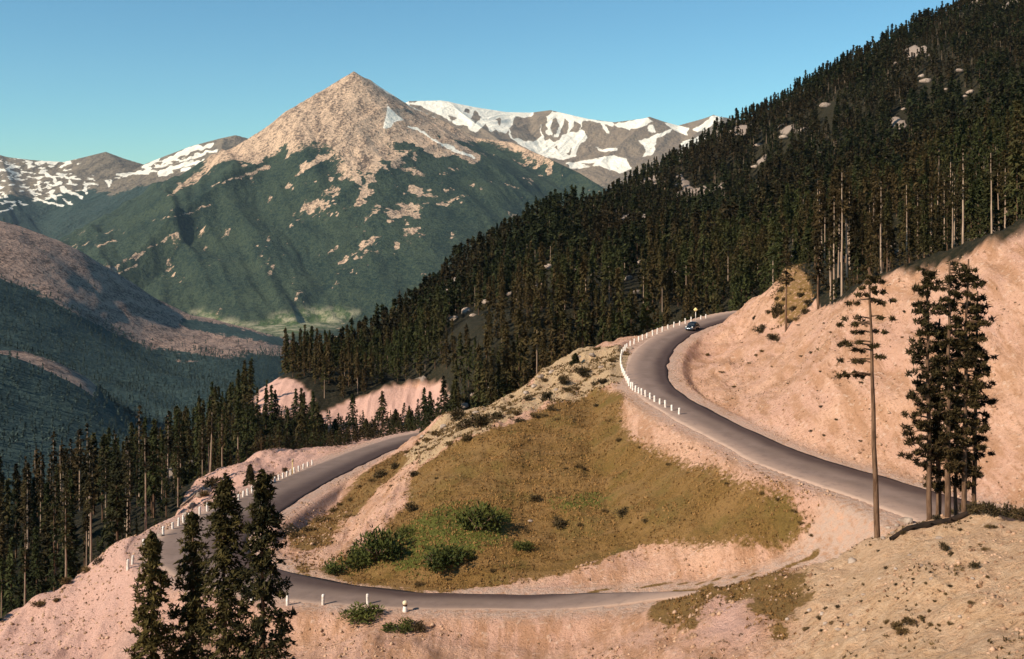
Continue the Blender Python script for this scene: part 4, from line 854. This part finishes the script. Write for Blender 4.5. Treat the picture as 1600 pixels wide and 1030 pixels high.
for (u, v, rp) in [(1235, 440, 9), (1222, 455, 8), (1250, 465, 9), (1212, 470, 7), (1240, 485, 8), (1258, 490, 9), (1200, 490, 7), (1232, 505, 8), (1262, 475, 7)]:
    bush(u, v, rp, 'sage' if u % 2 else 'juniper', ('brown' if u % 2 else 'dark') + ' scrub bush on the knob at the upper left of the cut bank', 'scrub on the cut bank knob', .9)
bush(1476, 860, 9, 'juniper', 'dark bush below the clump of pines on the stony bank', None, 1.5)
bush(1486, 868, 8, 'juniper', 'dark bush right below another under the clump of pines', None, .9)
bush(1525, 889, 11, 'juniper', 'dark round bush near the right edge of the stony bank', None, .9)
for (u, v, rp, k, h) in [(1290, 952, 6, 'sage', .9), (1309, 949, 5, 'juniper', .8), (1400, 982, 16, 'sage', .9), (1422, 975, 14, 'sage', .9), (1440, 968, 9, 'sage', .9), (1455, 978, 8, 'sage', .9), (1385, 975, 9, 'sage', .9), (1412, 990, 14, 'sage', .9), (1467, 979, 6, 'sage', .9), (1485, 976, 7, 'sage', .9), (1477, 930, 5, 'sage', .9), (1517, 945, 6, 'sage', 1.3), (1484, 917, 5, 'juniper', .8), (1528, 918, 5, 'juniper', .8), (1452, 957, 6, 'sage', .8), (1540, 860, 9, 'sage', .7), (1548, 825, 12, 'sage', .6), (1500, 830, 5, 'juniper', .9), (1360, 853, 5, 'sage', .7), (1373, 862, 4, 'juniper', .7), (1419, 940, 4, 'sage', .7), (1375, 940, 4, 'sage', .7), (1335, 905, 4, 'sage', .7), (1280, 968, 8, 'sage', .8), (1260, 985, 9, 'sage', .8), (1300, 975, 7, 'sage', .7)]:
    bush(u, v, rp, k, 'small ' + ('dark' if k == 'juniper' else 'brown') + ' bush on the stony bank at the lower right', sp, h)
sp = 'scrub beside the lower bend'
for (u, v, rp, k, h) in [(335, 762, 17, 'juniper', 1), (318, 775, 12, 'sage', .9), (347, 780, 12, 'sage', .9), (326, 790, 10, 'sage', .9), (298, 806, 9, 'sage', .8), (426, 747, 7, 'juniper', 1.2), (445, 738, 6, 'juniper', 1.2), (75, 925, 18, 'juniper', .9), (105, 912, 14, 'sage', .9), (60, 948, 14, 'sage', .9), (135, 893, 14, 'sage', .7), (155, 880, 12, 'juniper', .7), (90, 940, 9, 'sage', .8)]:
    bush(u, v, rp, k, ('dark' if k == 'juniper' else 'brown') + ' scrub bush at the outer edge of the lower bend or its embankment', sp, h)

# ------------------------------------------------------------------ rocks
def rock_proto(seed):
    r = np.random.default_rng(seed); ph = (1 + 5 ** .5) / 2
    V = np.array([(-1, ph, 0), (1, ph, 0), (-1, -ph, 0), (1, -ph, 0), (0, -1, ph), (0, 1, ph), (0, -1, -ph), (0, 1, -ph), (ph, 0, -1), (ph, 0, 1), (-ph, 0, -1), (-ph, 0, 1)], float) / 1.9
    Fc = [(0, 11, 5), (0, 5, 1), (0, 1, 7), (0, 7, 10), (0, 10, 11), (1, 5, 9), (5, 11, 4), (11, 10, 2), (10, 7, 6), (7, 1, 8), (3, 9, 4), (3, 4, 2), (3, 2, 6), (3, 6, 8), (3, 8, 9), (4, 9, 5), (2, 4, 11), (6, 2, 10), (8, 6, 7), (9, 8, 1)]
    me = {}; V = list(map(tuple, V)); o = []
    def mid(a, b):
        k = (min(a, b), max(a, b))
        if k not in me: V.append(tuple((np.array(V[a]) + V[b]) / 2 * 1.1)); me[k] = len(V) - 1
        return me[k]
    for a, b, c in Fc:
        x1, x2, x3 = mid(a, b), mid(b, c), mid(c, a); o += [(a, x1, x3), (b, x2, x1), (c, x3, x2), (x1, x2, x3)]
    V = np.array(V); V *= r.uniform(.72, 1.2, (len(V), 1)) * np.array([[1.15, .9, .68]])
    cut = r.normal(0, 1, (4, 3)); cut /= np.linalg.norm(cut, axis=1)[:, None]
    for c in cut: q = V @ c; V -= np.outer(np.maximum(q - .62, 0), c)
    return V, np.array(o)
ROCKM = simple('weathered_stone', (0.42, 0.33, 0.26), (0.20, 0.145, 0.11), 1.1)
RP = [rock_proto(k) for k in range(6)]; RM_ = [mesh('boulder', V, Fc, [ROCKM]) for V, Fc in RP]
rn = [0]
def boulder(u, v, rpx, label, group=None, d=None):
    x, y, z = P(u, v, 40) if d is None else at(u, d); R = rpx * y / F; rn[0] += 1
    o = obj('boulder', RM_[rn[0] % 6], (x, y, z + .12 * R), rot=(0, 0, rn[0] * 2.1), scale=(R, R, R * .9)); tag(o, label, 'rock', group)
boulder(1417, 816, 11, 'pale boulder on the bank crest left of the clump of pines')
boulder(1332, 878, 9, 'tilted slab of rock on the stony bank below the lone pine')
boulder(829, 815, 4, 'small white stone on the meadow beside the lone round bush')
for (u, v, rp) in [(1380, 842, 5), (1395, 834, 5), (1402, 822, 5), (1388, 826, 4), (1430, 822, 5), (1422, 868, 4), (1400, 890, 4), (1300, 890, 4), (1455, 905, 4), (1350, 930, 4), (1285, 960, 5), (1330, 962, 4), (1325, 978, 4), (1265, 955, 5), (1290, 975, 5), (1310, 985, 5), (1350, 985, 4), (1468, 842, 6), (1520, 905, 4), (1500, 965, 4), (1230, 968, 4), (1375, 905, 3), (1440, 885, 4)]:
    boulder(u, v, rp, 'small pale stone lying on the stony bank at the lower right', 'stones on the stony bank')
for (u, v, rp) in [(905, 560, 7), (925, 556, 6), (845, 590, 7), (862, 582, 6), (940, 575, 5), (835, 605, 6), (985, 545, 5), (822, 615, 6), (712, 640, 9), (725, 635, 8), (760, 636, 7), (693, 668, 7), (745, 646, 6), (765, 610, 7), (780, 612, 6), (738, 618, 6), (705, 620, 6), (660, 683, 5), (870, 610, 5)]:
    boulder(u, v, rp, 'pale rock of the spur between the meadow and the dark forest', 'rocks of the spur')
for (u, v, rp) in [(312, 775, 8), (325, 768, 8), (300, 790, 7), (340, 770, 7), (290, 805, 6), (250, 838, 6), (345, 790, 6)]:
    boulder(u, v, rp, 'pale rock at the outer edge of the lower bend', 'rocks beside the lower bend')
for (u, v, rp, ox, oy, oz) in OP:
    boulder(u, v, rp, 'pale outcrop rock showing between the trees of the dark forest', 'outcrop rocks in the forest', oy)
# loose stones, far too many to count
def stones():
    r = np.random.default_rng(55); n = 60000; x = r.uniform(-60, 75, n); y = 42 + 190 * r.random(n) ** 1.5; z = H(x, y); u, v = pix(x, y, z)
    k = (u > -40) & (u < 1640) & (np.minimum(line_dist(x, y, UPPER[::3])[0], line_dist(x, y, LOWER[::3])[0]) > 4.6) & (poly_sd(x, y, MEADOW) < 0) & (fboundary(x, y) < 0)
    k &= (fbm(x / 9, y / 9, 3) > -.12)
    x, y, z, u, v = x[k], y[k], z[k], u[k], v[k]; s = (.05 + .17 * r.random(len(x)) ** 3) * np.where((u > 1150) & (v > 820), 1.0, 1.25)
    O = np.array([(1, 0, 0), (-.9, .1, 0), (0, 1, .1), (.1, -.9, 0), (0, 0, .8), (0, 0, -.6)]); Fo = np.array([(0, 2, 4), (2, 1, 4), (1, 3, 4), (3, 0, 4), (2, 0, 5), (1, 2, 5), (3, 1, 5), (0, 3, 5)])
    a = r.uniform(0, 6.28, len(x)); c, q = np.cos(a), np.sin(a); J = O[None] * r.uniform(.6, 1.3, (len(x), 6, 1)) * s[:, None, None]
    V = np.stack([J[..., 0] * c[:, None] - J[..., 1] * q[:, None] + x[:, None], J[..., 0] * q[:, None] + J[..., 1] * c[:, None] + y[:, None], J[..., 2] + z[:, None]], -1).reshape(-1, 3)
    Fc = (Fo[None] + (np.arange(len(x)) * 6)[:, None, None]).reshape(-1, 3)
    tag(obj('stones', mesh('stones', V, Fc, [simple('loose_stones', (0.50, 0.32, 0.21), (0.20, 0.11, 0.06), .9)])), 'loose stones and clods littering the bare dirt slopes', 'stones', kind='stuff')
stones()

# ------------------------------------------------------------------ grass
def grass(name, label, inside, n, size, mat, seed, box):
    r = np.random.default_rng(seed); x = r.uniform(box[0], box[1], n); y = r.uniform(box[2], box[3], n)
    k = inside(x, y, r); x, y = x[k], y[k]; z = H(x, y); m = 4
    Cc = np.repeat(np.stack([x, y, z + size * .25], -1), m, 0) + r.normal(0, size * .35, (len(x) * m, 3)) * np.array([[1, 1, .15]])
    D = r.normal(0, .55, (len(x) * m, 3)) + np.array([[0, 0, 1.]]); s = r.uniform(.5, 1.3, len(x) * m) * size
    V, Fc = tris(Cc, D, r.normal(0, 1, (len(x) * m, 3)), s, s * .45)
    tag(obj(name, mesh(name, V, Fc, [mat])), label, 'grass', kind='stuff')
GM = leaf_mat('dry_meadow_grass', (0.10, 0.058, 0.019), (0.33, 0.18, 0.062), scale=.25); GG = leaf_mat('green_meadow_grass', (0.085, 0.10, 0.018), (0.17, 0.17, 0.04), scale=.5)
grass('grass', 'brown and olive grass tufts covering the meadow', lambda x, y, r: (poly_sd(x, y, MEADOW) + fbm(x / 5, y / 5, 3) * 3 + r.normal(0, .6, len(x)) > 0) & (fbm(x / 4, y / 4, 3) + r.normal(0, .3, len(x)) > -.2), 26000, .26, GM, 71, (-25, 32, 95, 165))
grass('grass', 'fresh green grass round the bushes at the lower end of the meadow', lambda x, y, r: (np.maximum(poly_sd(x, y, GREEN1), poly_sd(x, y, GREEN2) - .3) + fbm(x / 4, y / 4, 3) * 3 > 0), 22000, .19, GG, 72, (-22, 22, 98, 140))
grass('grass', 'dry brown weeds along the ditch, the roadsides and the slopes beside the meadow', lambda x, y, r: (np.maximum(np.maximum(poly_sd(x, y, DRY1), poly_sd(x, y, DRY2)), np.maximum(.45 - line_dist(x, y, DITCH)[0], .28 - line_dist(x, y, DITCH2)[0])) + fbm(x / 3, y / 3, 3) * 1.4 * (r.random(len(x)) > .3) > 0.1), 42000, .24, leaf_mat('dry_weeds', (0.075, 0.040, 0.014), (0.24, 0.125, 0.042), scale=.6), 73, (-35, 30, 62, 205))
grass('grass', 'sparse dry tufts on the stony bank and the cut slopes', lambda x, y, r: (fbm(x / 5, y / 5, 3) > .22) & (fboundary(x, y) < 0) & (np.minimum(line_dist(x, y, UPPER[::3])[0], line_dist(x, y, LOWER[::3])[0]) > 6) & (poly_sd(x, y, MEADOW) < -.5) & (r.random(len(x)) < np.where(y < 90, .9, .3)), 46000, .2, SAGE, 75, (-55, 70, 42, 175))
grass('grass', 'low brown heath growing among the rocks of the spur', lambda x, y, r: (np.maximum(poly_sd(x, y, SPUR), poly_sd(x, y, SPURTOP)) + fbm(x / 4, y / 4, 3) * 2 > .3) & (fbm(x / 3, y / 3, 3) > .05), 22000, .4, SAGE, 74, (-30, 60, 140, 215))

# ------------------------------------------------------------------ guard posts and signs
WHITE = simple('white_paint', (0.80, 0.75, 0.68), (0.58, 0.50, 0.42), 4)
V, Fs = tube([(0, 0, -.4), (0, 0, .0), (0, 0, .92), (0, 0, 1.0)], [.15, .15, .14, .11], 10); POST = mesh('guard_post', V, Fs, [WHITE], smooth=False)
def post(u, v, label, group, h=1.0, d=None, lean=0.0):
    x, y, z = P(u, v, 60) if d is None else at(u, d)
    tag(obj('guard_post', POST, (x, y, z), rot=(lean + .05 * math.sin(u * 7.1), .05 * math.sin(u * 3.7 + v), u), scale=(1, 1, h * (1 + .1 * math.sin(u * 5.3)))), label, 'post', group)
for i, (u, v) in enumerate([(1080, 503), (1071, 506), (1062, 509), (1053, 512), (1044, 515), (1035, 519), (1027, 522), (1020, 525), (1011, 528), (1004, 531), (998, 534), (991, 538), (985, 541)]):
    post(u, v, 'white guard post in the row beyond the upper road, left of the car', 'posts before the bend', 1.05)
for i, (u, v) in enumerate([(1103, 499), (1095, 500)]):
    post(u, v, 'white guard post just right of the yellow sign behind the car', 'posts by the sign', 1.0)
for i, (u, v) in enumerate([(980, 545), (977, 548), (974, 551), (972, 555), (971, 559), (970, 563), (970, 567), (970, 571), (971, 575), (972, 579), (973, 583), (975, 587), (977, 591), (979, 595), (981, 599), (983, 603), (986, 607)]):
    post(u, v, 'white guard post in the tight row round the outside of the upper bend', 'posts round the upper bend', 1.0)
for i, (u, v) in enumerate([(989, 610), (993, 613), (998, 616), (1003, 619), (1009, 622), (1016, 626), (1023, 630), (1031, 634), (1040, 639), (1050, 644), (1061, 650)]):
    post(u, v, 'white guard post in the descending row just past the upper bend', 'posts past the upper bend', 1.0)
g_ = 'posts of the lower bend'
post(505, 945, 'white guard post standing alone on the gravel right of the dark spruces', None, 1.0)
post(575, 947, 'white guard post on the gravel left of the banded one', None, 1.12)
post(449, 946, 'white guard post touching the right side of the dark spruces', None, 1.0)
post(394, 940, 'white guard post seen between the two rightmost dark spruces', None, 1.0)
post(200, 890, 'tall white guard post at the outermost edge of the lower bend', None, 1.15)
post(207, 882, 'white guard post close behind the outermost one of the lower bend', None, 1.0)
for (u, v) in [(225, 856), (255, 838), (270, 829), (279, 824), (287, 819), (296, 814), (312, 806), (324, 800)]: post(u, v, 'white guard post along the outer edge of the lower bend, left of the spruces', g_, 1.05)
for (u, v) in [(373, 783), (380, 779), (387, 776), (394, 772), (401, 768)]: post(u, v, 'white guard post between the broad spruce and the tall dark spruce', 'posts behind the dark spruces', 1.05)
for (u, v) in [(424, 757), (430, 754), (436, 751), (442, 748), (448, 746), (454, 743), (460, 740), (467, 737), (474, 733), (481, 730), (488, 727)]: post(u, v, 'white guard post in the long row beside the lower road past the bend', 'posts past the lower bend', .95)
# banded marker
x, y, z = P(633, 956, 60); e = empty('marker_post', (x, y, z)); tag(e, 'short thick white marker with a dark band under its rounded cap', 'post')
V, Fs = tube([(0, 0, -.4), (0, 0, 0), (0, 0, .52)], [.27, .24, .17], 12); obj('base', mesh('base', V, Fs, [WHITE]), parent=e)
V, Fs = tube([(0, 0, .50), (0, 0, .53), (0, 0, .68)], [.15, .2, .2], 12); obj('band', mesh('band', V, Fs, [simple('dark_brown_band', (0.07, 0.035, 0.02))]), parent=e)
V, Fs = tube([(0, 0, .68), (0, 0, .78), (0, 0, .9), (0, 0, .98)], [.21, .24, .21, .08], 12); obj('cap', mesh('cap', V, Fs, [simple('cream_cap', (0.72, 0.58, 0.38))], smooth=True), parent=e)
def box(a, b): 
    (x0, y0, z0), (x1, y1, z1) = a, b
    return np.array([(x0, y0, z0), (x1, y0, z0), (x1, y1, z0), (x0, y1, z0), (x0, y0, z1), (x1, y0, z1), (x1, y1, z1), (x0, y1, z1)], float), np.array([(0, 3, 2, 1), (4, 5, 6, 7), (0, 1, 5, 4), (1, 2, 6, 5), (2, 3, 7, 6), (3, 0, 4, 7)])
YEL = simple('yellow_sign_paint', (0.78, 0.62, 0.30), (0.70, 0.50, 0.20), 4)
def sign(loc, rz, size, hp, label, pm):
    e = empty('warning_sign', loc, rz); tag(e, label, 'sign')
    obj('post', mesh('post', *box((-.06, -.05, -.4), (.06, .05, hp + size * .4)), [pm]), parent=e)
    s = size; c = .12 * s; pts_ = [(0 - c, -s), (0 + c, -s), (s, -c), (s, c), (c, s), (-c, s), (-s, c), (-s, -c)]
    V = np.array([(a, -.055, b + hp) for a, b in pts_] + [(a, -.08, b + hp) for a, b in pts_], float); n = 8
    Fq = [np.array([(i, (i + 1) % n, n + (i + 1) % n, n + i) for i in range(n)]), np.array([tuple(range(n - 1, -1, -1)), tuple(range(n, 2 * n))])]
    obj('panel', mesh('panel', V, Fq, [YEL]), parent=e)
x, y, z = P(1087, 501, 60)
sign((x, y, z), math.radians(-28), .44, 2.3, 'yellow diamond warning sign on a pale post behind the car', WHITE)
x, y, z = P(457, 742, 60)
sign((x, y, z), math.radians(80), .34, 2.2, 'yellow warning sign seen nearly edge on, beside the lower road', YEL)
# fallen trunk
x, y, z = P(283, 792, 60)
V, Fs = tube([(0, 0, .1), (1.4, .8, 1.2), (2.9, 1.5, 2.6)], [.2, .16, .08], 8); b = Bag().add(V, Fs)
for q in ((.9, .5, .8), (1.9, 1.05, 1.7), (2.4, 1.3, 2.1)): b.add(*tube([q, (q[0] - .15, q[1] - .2, q[2] + .5)], [.06, .02], 5))
tag(obj('log_or_shade_strip', b.build('log_or_shade_strip', [PALEBARK], True), (x, y, z)), 'pale dead trunk leaning out of the wood beyond the lower bend', 'log')

lp = []  # dark log-like strip added in place of the shade cast by the pine clump
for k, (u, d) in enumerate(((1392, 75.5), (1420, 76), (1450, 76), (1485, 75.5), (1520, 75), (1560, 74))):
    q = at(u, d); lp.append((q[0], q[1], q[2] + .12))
SHADE_STRIP = simple('dark_shade_strip', (0.014, 0.009, 0.006), (0.030, 0.018, 0.012), 2)
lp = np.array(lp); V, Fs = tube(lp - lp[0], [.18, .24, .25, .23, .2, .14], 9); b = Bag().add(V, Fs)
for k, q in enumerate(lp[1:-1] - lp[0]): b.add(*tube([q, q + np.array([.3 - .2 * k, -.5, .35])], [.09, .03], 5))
tag(obj('log_or_shade_strip', b.build('log_or_shade_strip', [SHADE_STRIP], True), lp[0]), 'long dark log shaped strip added as shade on the bank by the pine clump', 'log')
for k, (u, v, rp, h) in enumerate([(1440, 822, 9, .8), (1462, 814, 12, .8), (1484, 806, 15, .8), (1505, 803, 18, .9), (1528, 802, 20, .9), (1552, 804, 21, 1.0), (1574, 809, 22, 1.0), (1597, 815, 24, 1.0), (1412, 836, 8, .8)]):  # bushes added to darken the bank where the clump's shade lies
    x, y, z = P(u, v, 40); R = rp * y / F; fo, st = BUSH['juniper'][k % 3]; e = empty('shrub', (x, y, z - .04), k * 1.3); e.scale = (R, R * .7, R * h); tag(e, 'dark low bush added as shade at the feet of the pine clump', 'bush', 'bushes added as shade under the pine clump')
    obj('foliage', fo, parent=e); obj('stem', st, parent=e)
# ------------------------------------------------------------------ the car
def car():
    x0, y0 = (1089 - 800) / F * 216.2, 216.2; k = np.argmin(np.hypot(UPPER[:, 0] - x0, UPPER[:, 1] - y0)); t = UPPER[k - 2, :2] - UPPER[k + 2, :2]; t /= np.linalg.norm(t)
    right = np.array([t[1], -t[0]]); c = UPPER[k, :2] - right * 1.55                      # keeps to its inner lane
    e = empty('car', (c[0], c[1], UPPER[k, 2] + .035), math.atan2(t[1], t[0])); tag(e, 'dark rounded sedan rounding the upper bend below the yellow sign', 'car')
    paint = NT('black_green_paint'); paint.b.inputs['Roughness'].default_value = .18; paint.b.inputs['Specular IOR Level'].default_value = .35; paint.b.inputs['Coat Weight'].default_value = .15; paint = paint.color((0.008, 0.009, 0.009))
    glass = NT('car_glass'); glass.b.inputs['Roughness'].default_value = .08; glass.b.inputs['Specular IOR Level'].default_value = .8; glass = glass.color((0.03, 0.035, 0.04))
    chrome = NT('chrome'); chrome.b.inputs['Metallic'].default_value = 1; chrome.b.inputs['Roughness'].default_value = .15; chrome = chrome.color((0.75, 0.75, 0.75))
    rubber = simple('rubber', (0.02, 0.02, 0.02)); lens = simple('headlamp_glass', (0.75, 0.75, 0.7), rough=.1)
    st = np.array([(-2.5, .55, .62), (-2.35, .80, .80), (-1.9, .90, .98), (-1.2, .94, 1.06), (-.3, .94, 1.06), (.6, .94, 1.06), (1.2, .92, 1.04), (1.8, .88, .99), (2.25, .80, .90), (2.45, .62, .72)])
    b = Bag(); sec = []
    for xx, wd, top in st:
        a = np.linspace(0, math.pi, 13); y = wd * np.sign(np.cos(a)) * np.abs(np.cos(a)) ** .45; z = .42 + (top - .42) * np.abs(np.sin(a)) ** .7
        sec.append(np.vstack([[(xx, wd * .92, .26)], np.column_stack([np.full(13, xx), y, z]), [(xx, -wd * .92, .26)]]))
    S = np.array(sec); n, m = S.shape[:2]; b.add(S.reshape(-1, 3), [grid_faces(n, m)[:, ::-1]])
    for q in (0, n - 1):
        cc = S[q].mean(0); V = np.vstack([S[q], cc]); i = np.arange(m); b.add(V, np.stack([i, (i + 1) % m, np.full(m, m)], 1))
    obj('body', b.build('body', [paint], True), parent=e)
    pr = [(-1.75, .70, 1.02), (-1.25, .70, 1.36), (-.75, .68, 1.52), (-.1, .67, 1.56), (.35, .67, 1.50), (.65, .69, 1.36), (1.15, .72, 1.03)]
    sec = [np.array([(xx, .80, 1.0), (xx, .79, 1.0 + (t_ - 1.0) * .45), (xx, wd * .96, 1.0 + (t_ - 1.0) * .86), (xx, wd * .6, t_), (xx, 0, t_ + .02), (xx, -wd * .6, t_), (xx, -wd * .96, 1.0 + (t_ - 1.0) * .86), (xx, -.79, 1.0 + (t_ - 1.0) * .45), (xx, -.80, 1.0)]) for xx, wd, t_ in pr]
    S = np.array(sec); obj('roof', mesh('roof', S.reshape(-1, 3), grid_faces(len(pr), 9)[:, ::-1], [paint], smooth=True), parent=e)
    obj('windshield', mesh('windshield', [(1.10, -.66, 1.09), (1.10, .66, 1.09), (.73, .58, 1.36), (.73, -.58, 1.36)], np.array([(0, 1, 2, 3)]), [glass]), parent=e)
    obj('rear_window', mesh('rear_window', [(-1.72, .55, 1.10), (-1.72, -.55, 1.10), (-1.33, -.5, 1.35), (-1.33, .5, 1.35)], np.array([(0, 1, 2, 3)]), [glass]), parent=e)
    for s in (1, -1):
        for xa, xb in ((-1.1, -.25), (-.18, .62)):
            obj('side_window', mesh('side_window', [(xa, s * .825, 1.10), (xb, s * .825, 1.10), (min(xb, .45), s * .735, 1.40), (max(xa, -.9), s * .735, 1.40)], np.array([(0, 1, 2, 3)]), [glass]), parent=e)
        th = np.linspace(0, 2 * math.pi, 13); V, Fs = tube([(2.30, s * .62, .78), (2.40, s * .62, .78), (2.46, s * .62, .78)], [.14, .14, .09], 12); obj('headlight', mesh('headlight', V, Fs, [lens], smooth=True), parent=e)
        for xx in (1.45, -1.5):
            V, Fs = tube([(xx, s * .70, .34), (xx, s * .72, .34), (xx, s * .90, .34), (xx, s * .925, .34)], [.2, .34, .34, .28], 18); wb = obj('wheel', mesh('wheel', V, Fs, [rubber], smooth=False), parent=e)
            V, Fs = tube([(xx, s * .92, .34), (xx, s * .94, .34), (xx, s * .955, .34)], [.19, .17, .08], 14); obj('hubcap', mesh('hubcap', V, Fs, [chrome], smooth=True), parent=wb)
    for xx in (2.52, -2.58):
        V, Fs = tube([(xx - .2 * np.sign(xx), -.9, .48), (xx, -.6, .48), (xx + .03 * np.sign(xx), 0, .48), (xx, .6, .48), (xx - .2 * np.sign(xx), .9, .48)], [.07, .08, .08, .08, .07], 8); obj('bumper', mesh('bumper', V, Fs, [chrome], smooth=True), parent=e)
    gb = Bag()
    for q in range(4): gb.add(*box((2.40, -.42, .56 + q * .06), (2.49, .42, .585 + q * .06)))
    obj('grille', gb.build('grille', [chrome]), parent=e)
car()

# ------------------------------------------------------------------ air
def haze(dens):
    V = [(a, b, c) for a in (-7600, 5600) for b in (-400, 12000) for c in (-562, 1330)]
    t = bpy.data.materials.new('thin_blue_air'); t.use_nodes = True; n = t.node_tree.nodes; n.clear()
    o = n.new('ShaderNodeOutputMaterial'); v = n.new('ShaderNodeVolumePrincipled')
    v.inputs['Color'].default_value = (0.62, 0.82, 1.0, 1); v.inputs['Density'].default_value = dens; v.inputs['Anisotropy'].default_value = 0.0
    t.node_tree.links.new(v.outputs[0], o.inputs['Volume'])
    me = mesh('haze', V, np.array([[0, 1, 3, 2], [4, 6, 7, 5], [0, 4, 5, 1], [2, 3, 7, 6], [0, 2, 6, 4], [1, 5, 7, 3]]), [t])
    tag(obj('haze', me), 'thin bluish air that fades the far mountains', 'haze', kind='stuff')
haze(1.3e-5)
